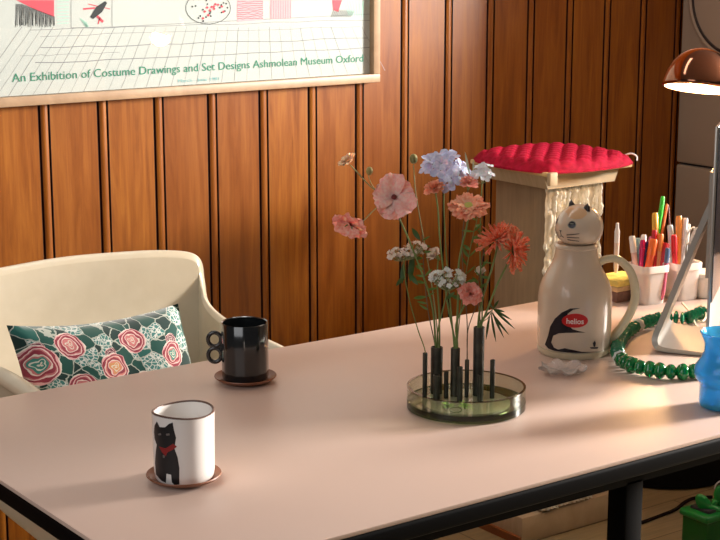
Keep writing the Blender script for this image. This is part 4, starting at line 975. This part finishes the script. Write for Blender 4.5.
# ------------------------------------------------------------------ copper dome lamp
LD = 3.2
lc_ = atD(699, 89, LD); ax = (UPZ*.96+FH*.20+RT*.12).normalized()
cop = mat('copper_mirror', (.26, .11, .065), .10, metal=1)
lm = empty('dome_lamp', Vector((lc_.x, lc_.y, TZ)), 'lit copper dome lamp on a bent arm above the right end of the table', 'lamp')
RD = .074
bm = bmesh.new(); pr_ = [(RD*math.cos(t), RD*1.12*math.sin(t)) for t in [math.pi/2*k/16 for k in range(16)]]
lathe(bm, pr_, lc_, 64, ax, close_b=False); cv_ = bm
obj('lamp_shade', bm, cop, lm, ang=180).modifiers.new('th', 'SOLIDIFY').thickness = .0012
bm = bmesh.new(); lathe(bm, [(RD*.93*math.cos(t), RD*.98*math.sin(t)) for t in [math.pi/2*k/16 for k in range(16)]]+[(.0005, RD*.98)], lc_, 48, ax, close_b=False); obj('shade_lining', bm, mat('white_lining', (.85, .8, .72), .5), lm, ang=180)
bm = bmesh.new(); ball(bm, lc_+ax*.022, .027, (1, 1, 1), 24, 16); obj('bulb', bm, mat('lit_bulb', (1, .8, .5), .5, emit=(1, .62, .27), es=40), lm)
top = lc_+ax*RD*1.12
bm = bmesh.new(); ball(bm, lc_+RT*RD*.78+ax*.045, .007); obj('shade_cap', bm, cop, lm)
pb = lc_+RT*.17; 
bm = bmesh.new(); tube(bm, catmull([lc_+RT*RD*.80+ax*.045, lc_+RT*.10+UPZ*.06, lc_+RT*.145+UPZ*.03, Vector((pb.x, pb.y, 1.05)), Vector((pb.x, pb.y, TZ+.012))], 8), .004, 10); obj('arm', bm, cop, lm)
bm = bmesh.new(); lathe(bm, [(.06, 0), (.062, .004), (.06, .010), (.01, .014), (.0005, .014)], (pb.x, pb.y, TZ), 48); obj('lamp_base', bm, cop, lm)

# ------------------------------------------------------------------ things on the floor
bm = bmesh.new(); rc = Vector((3.18, 2.93, 0))
fb = empty('floor_stool_base', rc, 'low round black pedestal base on the floor behind the table leg', 'stool base')
lathe(bm, [(.185, 0), (.205, .006), (.207, .075), (.195, .090), (.1, .096), (.0005, .098)], rc, 56); obj('round_base', bm, mat('black_plastic', (.004, .004, .004), .6, spec=.1), fb)
bm = bmesh.new(); lathe(bm, [(.03, .09), (.028, .3), (.0005, .3)], rc, 24); obj('column', bm, mat('black_plastic_column', (.004, .004, .004), .6, spec=.1), fb)
grn = mat('bright_green_plastic', (.005, .22, .035), .3, coat=.3); grd = mat('deep_green_plastic', (.003, .12, .012), .4, coat=.1)
gq = onZ(709, 548, 0); gt = empty('green_plastic_plant', gq, 'bright green plastic toy plant with rounded leaves in a square green pot', 'toy')
bm = bmesh.new(); box(bm, (gq.x-.045, gq.y-.03, .0), (gq.x+.045, gq.y+.05, .085), .006); obj('pot', bm, grd, gt)
bm = bmesh.new(); box(bm, (gq.x-.052, gq.y-.036, .080), (gq.x+.052, gq.y+.056, .098), .007, 3); obj('pot_rim', bm, grn, gt)
bm = bmesh.new(); box(bm, (gq.x-.03, gq.y-.02, .09), (gq.x+.03, gq.y+.04, .105), .004); obj('soil', bm, blk, gt)
DG = (Vector((gq.x, gq.y, .13))-CAM).dot(FW)
bm = bmesh.new(); tube(bm, catmull([Vector((gq.x, gq.y, .10)), atD(709, 513, DG), atD(716, 500, DG)], 6), .008, 10); obj('stem', bm, grn, gt, ang=180)
for (u, v, rx, rz, an) in ((704, 504, .030, .016, -.95), (716, 510, .030, .012, -.4), (722, 496, .02, .028, .2), (701, 497, .006, .006, 0)):
    bm = bmesh.new(); vs = ball(bm, (0, 0, 0), 1, (rx, .012, rz), 20, 14)
    Mx = Matrix(((RT.x, FH.x, 0, 0), (RT.y, FH.y, 0, 0), (0, 0, 1, 0), (0, 0, 0, 1))) @ Matrix.Rotation(-an, 4, 'Y')
    bmesh.ops.transform(bm, verts=bm.verts, matrix=Matrix.Translation(atD(u, v, DG)) @ Mx @ Matrix.Identity(4)); obj('leaf', bm, grn, gt, ang=180)
bm = bmesh.new(); c = atD(722, 489, DG); tube(bm, [c+RT*.018*math.cos(a)+UPZ*.020*math.sin(a) for a in [math.pi*(k/16) for k in range(17)]], .0018, 8); obj('hoop', bm, mat('pale_hoop', (.6, .55, .58), .4), gt, label='pale thin hoop')
bm = bmesh.new(); cc = [onZ(620, 529, .004), onZ(640, 523, .004), onZ(662, 515, .004), onZ(676, 509, .006), onZ(685, 502, .008), onZ(695, 498, .008), onZ(712, 497, .006)]
tube(bm, catmull(cc, 6), .0045, 8); obj('floor_cable', bm, mat('black_cable', (.008, .004, .004), .8, spec=.1), None, origin=cc[3], label='black cable curving across the floor towards the green plant', cat='cable', ang=180)

# ------------------------------------------------------------------ lights and camera
def area(name, loc, size, sizey, energy, color, target):
    l = bpy.data.lights.new(name, 'AREA'); l.shape = 'RECTANGLE'; l.size = size; l.size_y = sizey; l.energy = energy; l.color = color
    o = bpy.data.objects.new(name, l); COL.objects.link(o); o.location = loc
    o.rotation_euler = (Vector(target)-Vector(loc)).to_track_quat('-Z', 'Y').to_euler(); return o
area('window_daylight', (WX+.22, .78, 1.85), .75, 1.1, 690, (1, .93, .86), (0, .6, 1.3))
area('left_fill_light', (-.6, 1.35, 1.75), 1.3, 1.2, 14, (.97, .98, 1), (1.7, 3.3, 1.1))  # added fill light with no modelled source, brightens the poster and left wall
area('wall_fill_strip', (1.55, 2.72, 2.52), 1.5, .2, 8, (1, .97, .93), (1.55, 3.2, 1.0))  # added fill light without a fixture, brightens the wall more towards the top
pl = bpy.data.lights.new('lamp_bulb', 'POINT'); pl.energy = 5.5; pl.color = (1, .55, .22); pl.shadow_soft_size = .027
o = bpy.data.objects.new('lamp_bulb', pl); COL.objects.link(o); o.location = lc_-ax*.012
w = bpy.data.worlds.new('world'); SC.world = w; w.use_nodes = True
w.node_tree.nodes['Background'].inputs[0].default_value = (.95, .92, .9, 1); w.node_tree.nodes['Background'].inputs[1].default_value = .06
cam = bpy.data.cameras.new('camera'); cam.sensor_width = 36; cam.lens = FPX/720*36; co = bpy.data.objects.new('camera', cam); COL.objects.link(co)
R3 = Matrix((RT, UPC, -FW)).transposed(); co.matrix_world = Matrix.Translation(CAM) @ R3.to_4x4(); cam.clip_start = .05
SC.camera = co
SC.view_settings.view_transform = 'Standard'; SC.view_settings.look = 'None'; SC.view_settings.gamma = 1; SC.view_settings.exposure = 0
SC.view_settings.use_curve_mapping = False
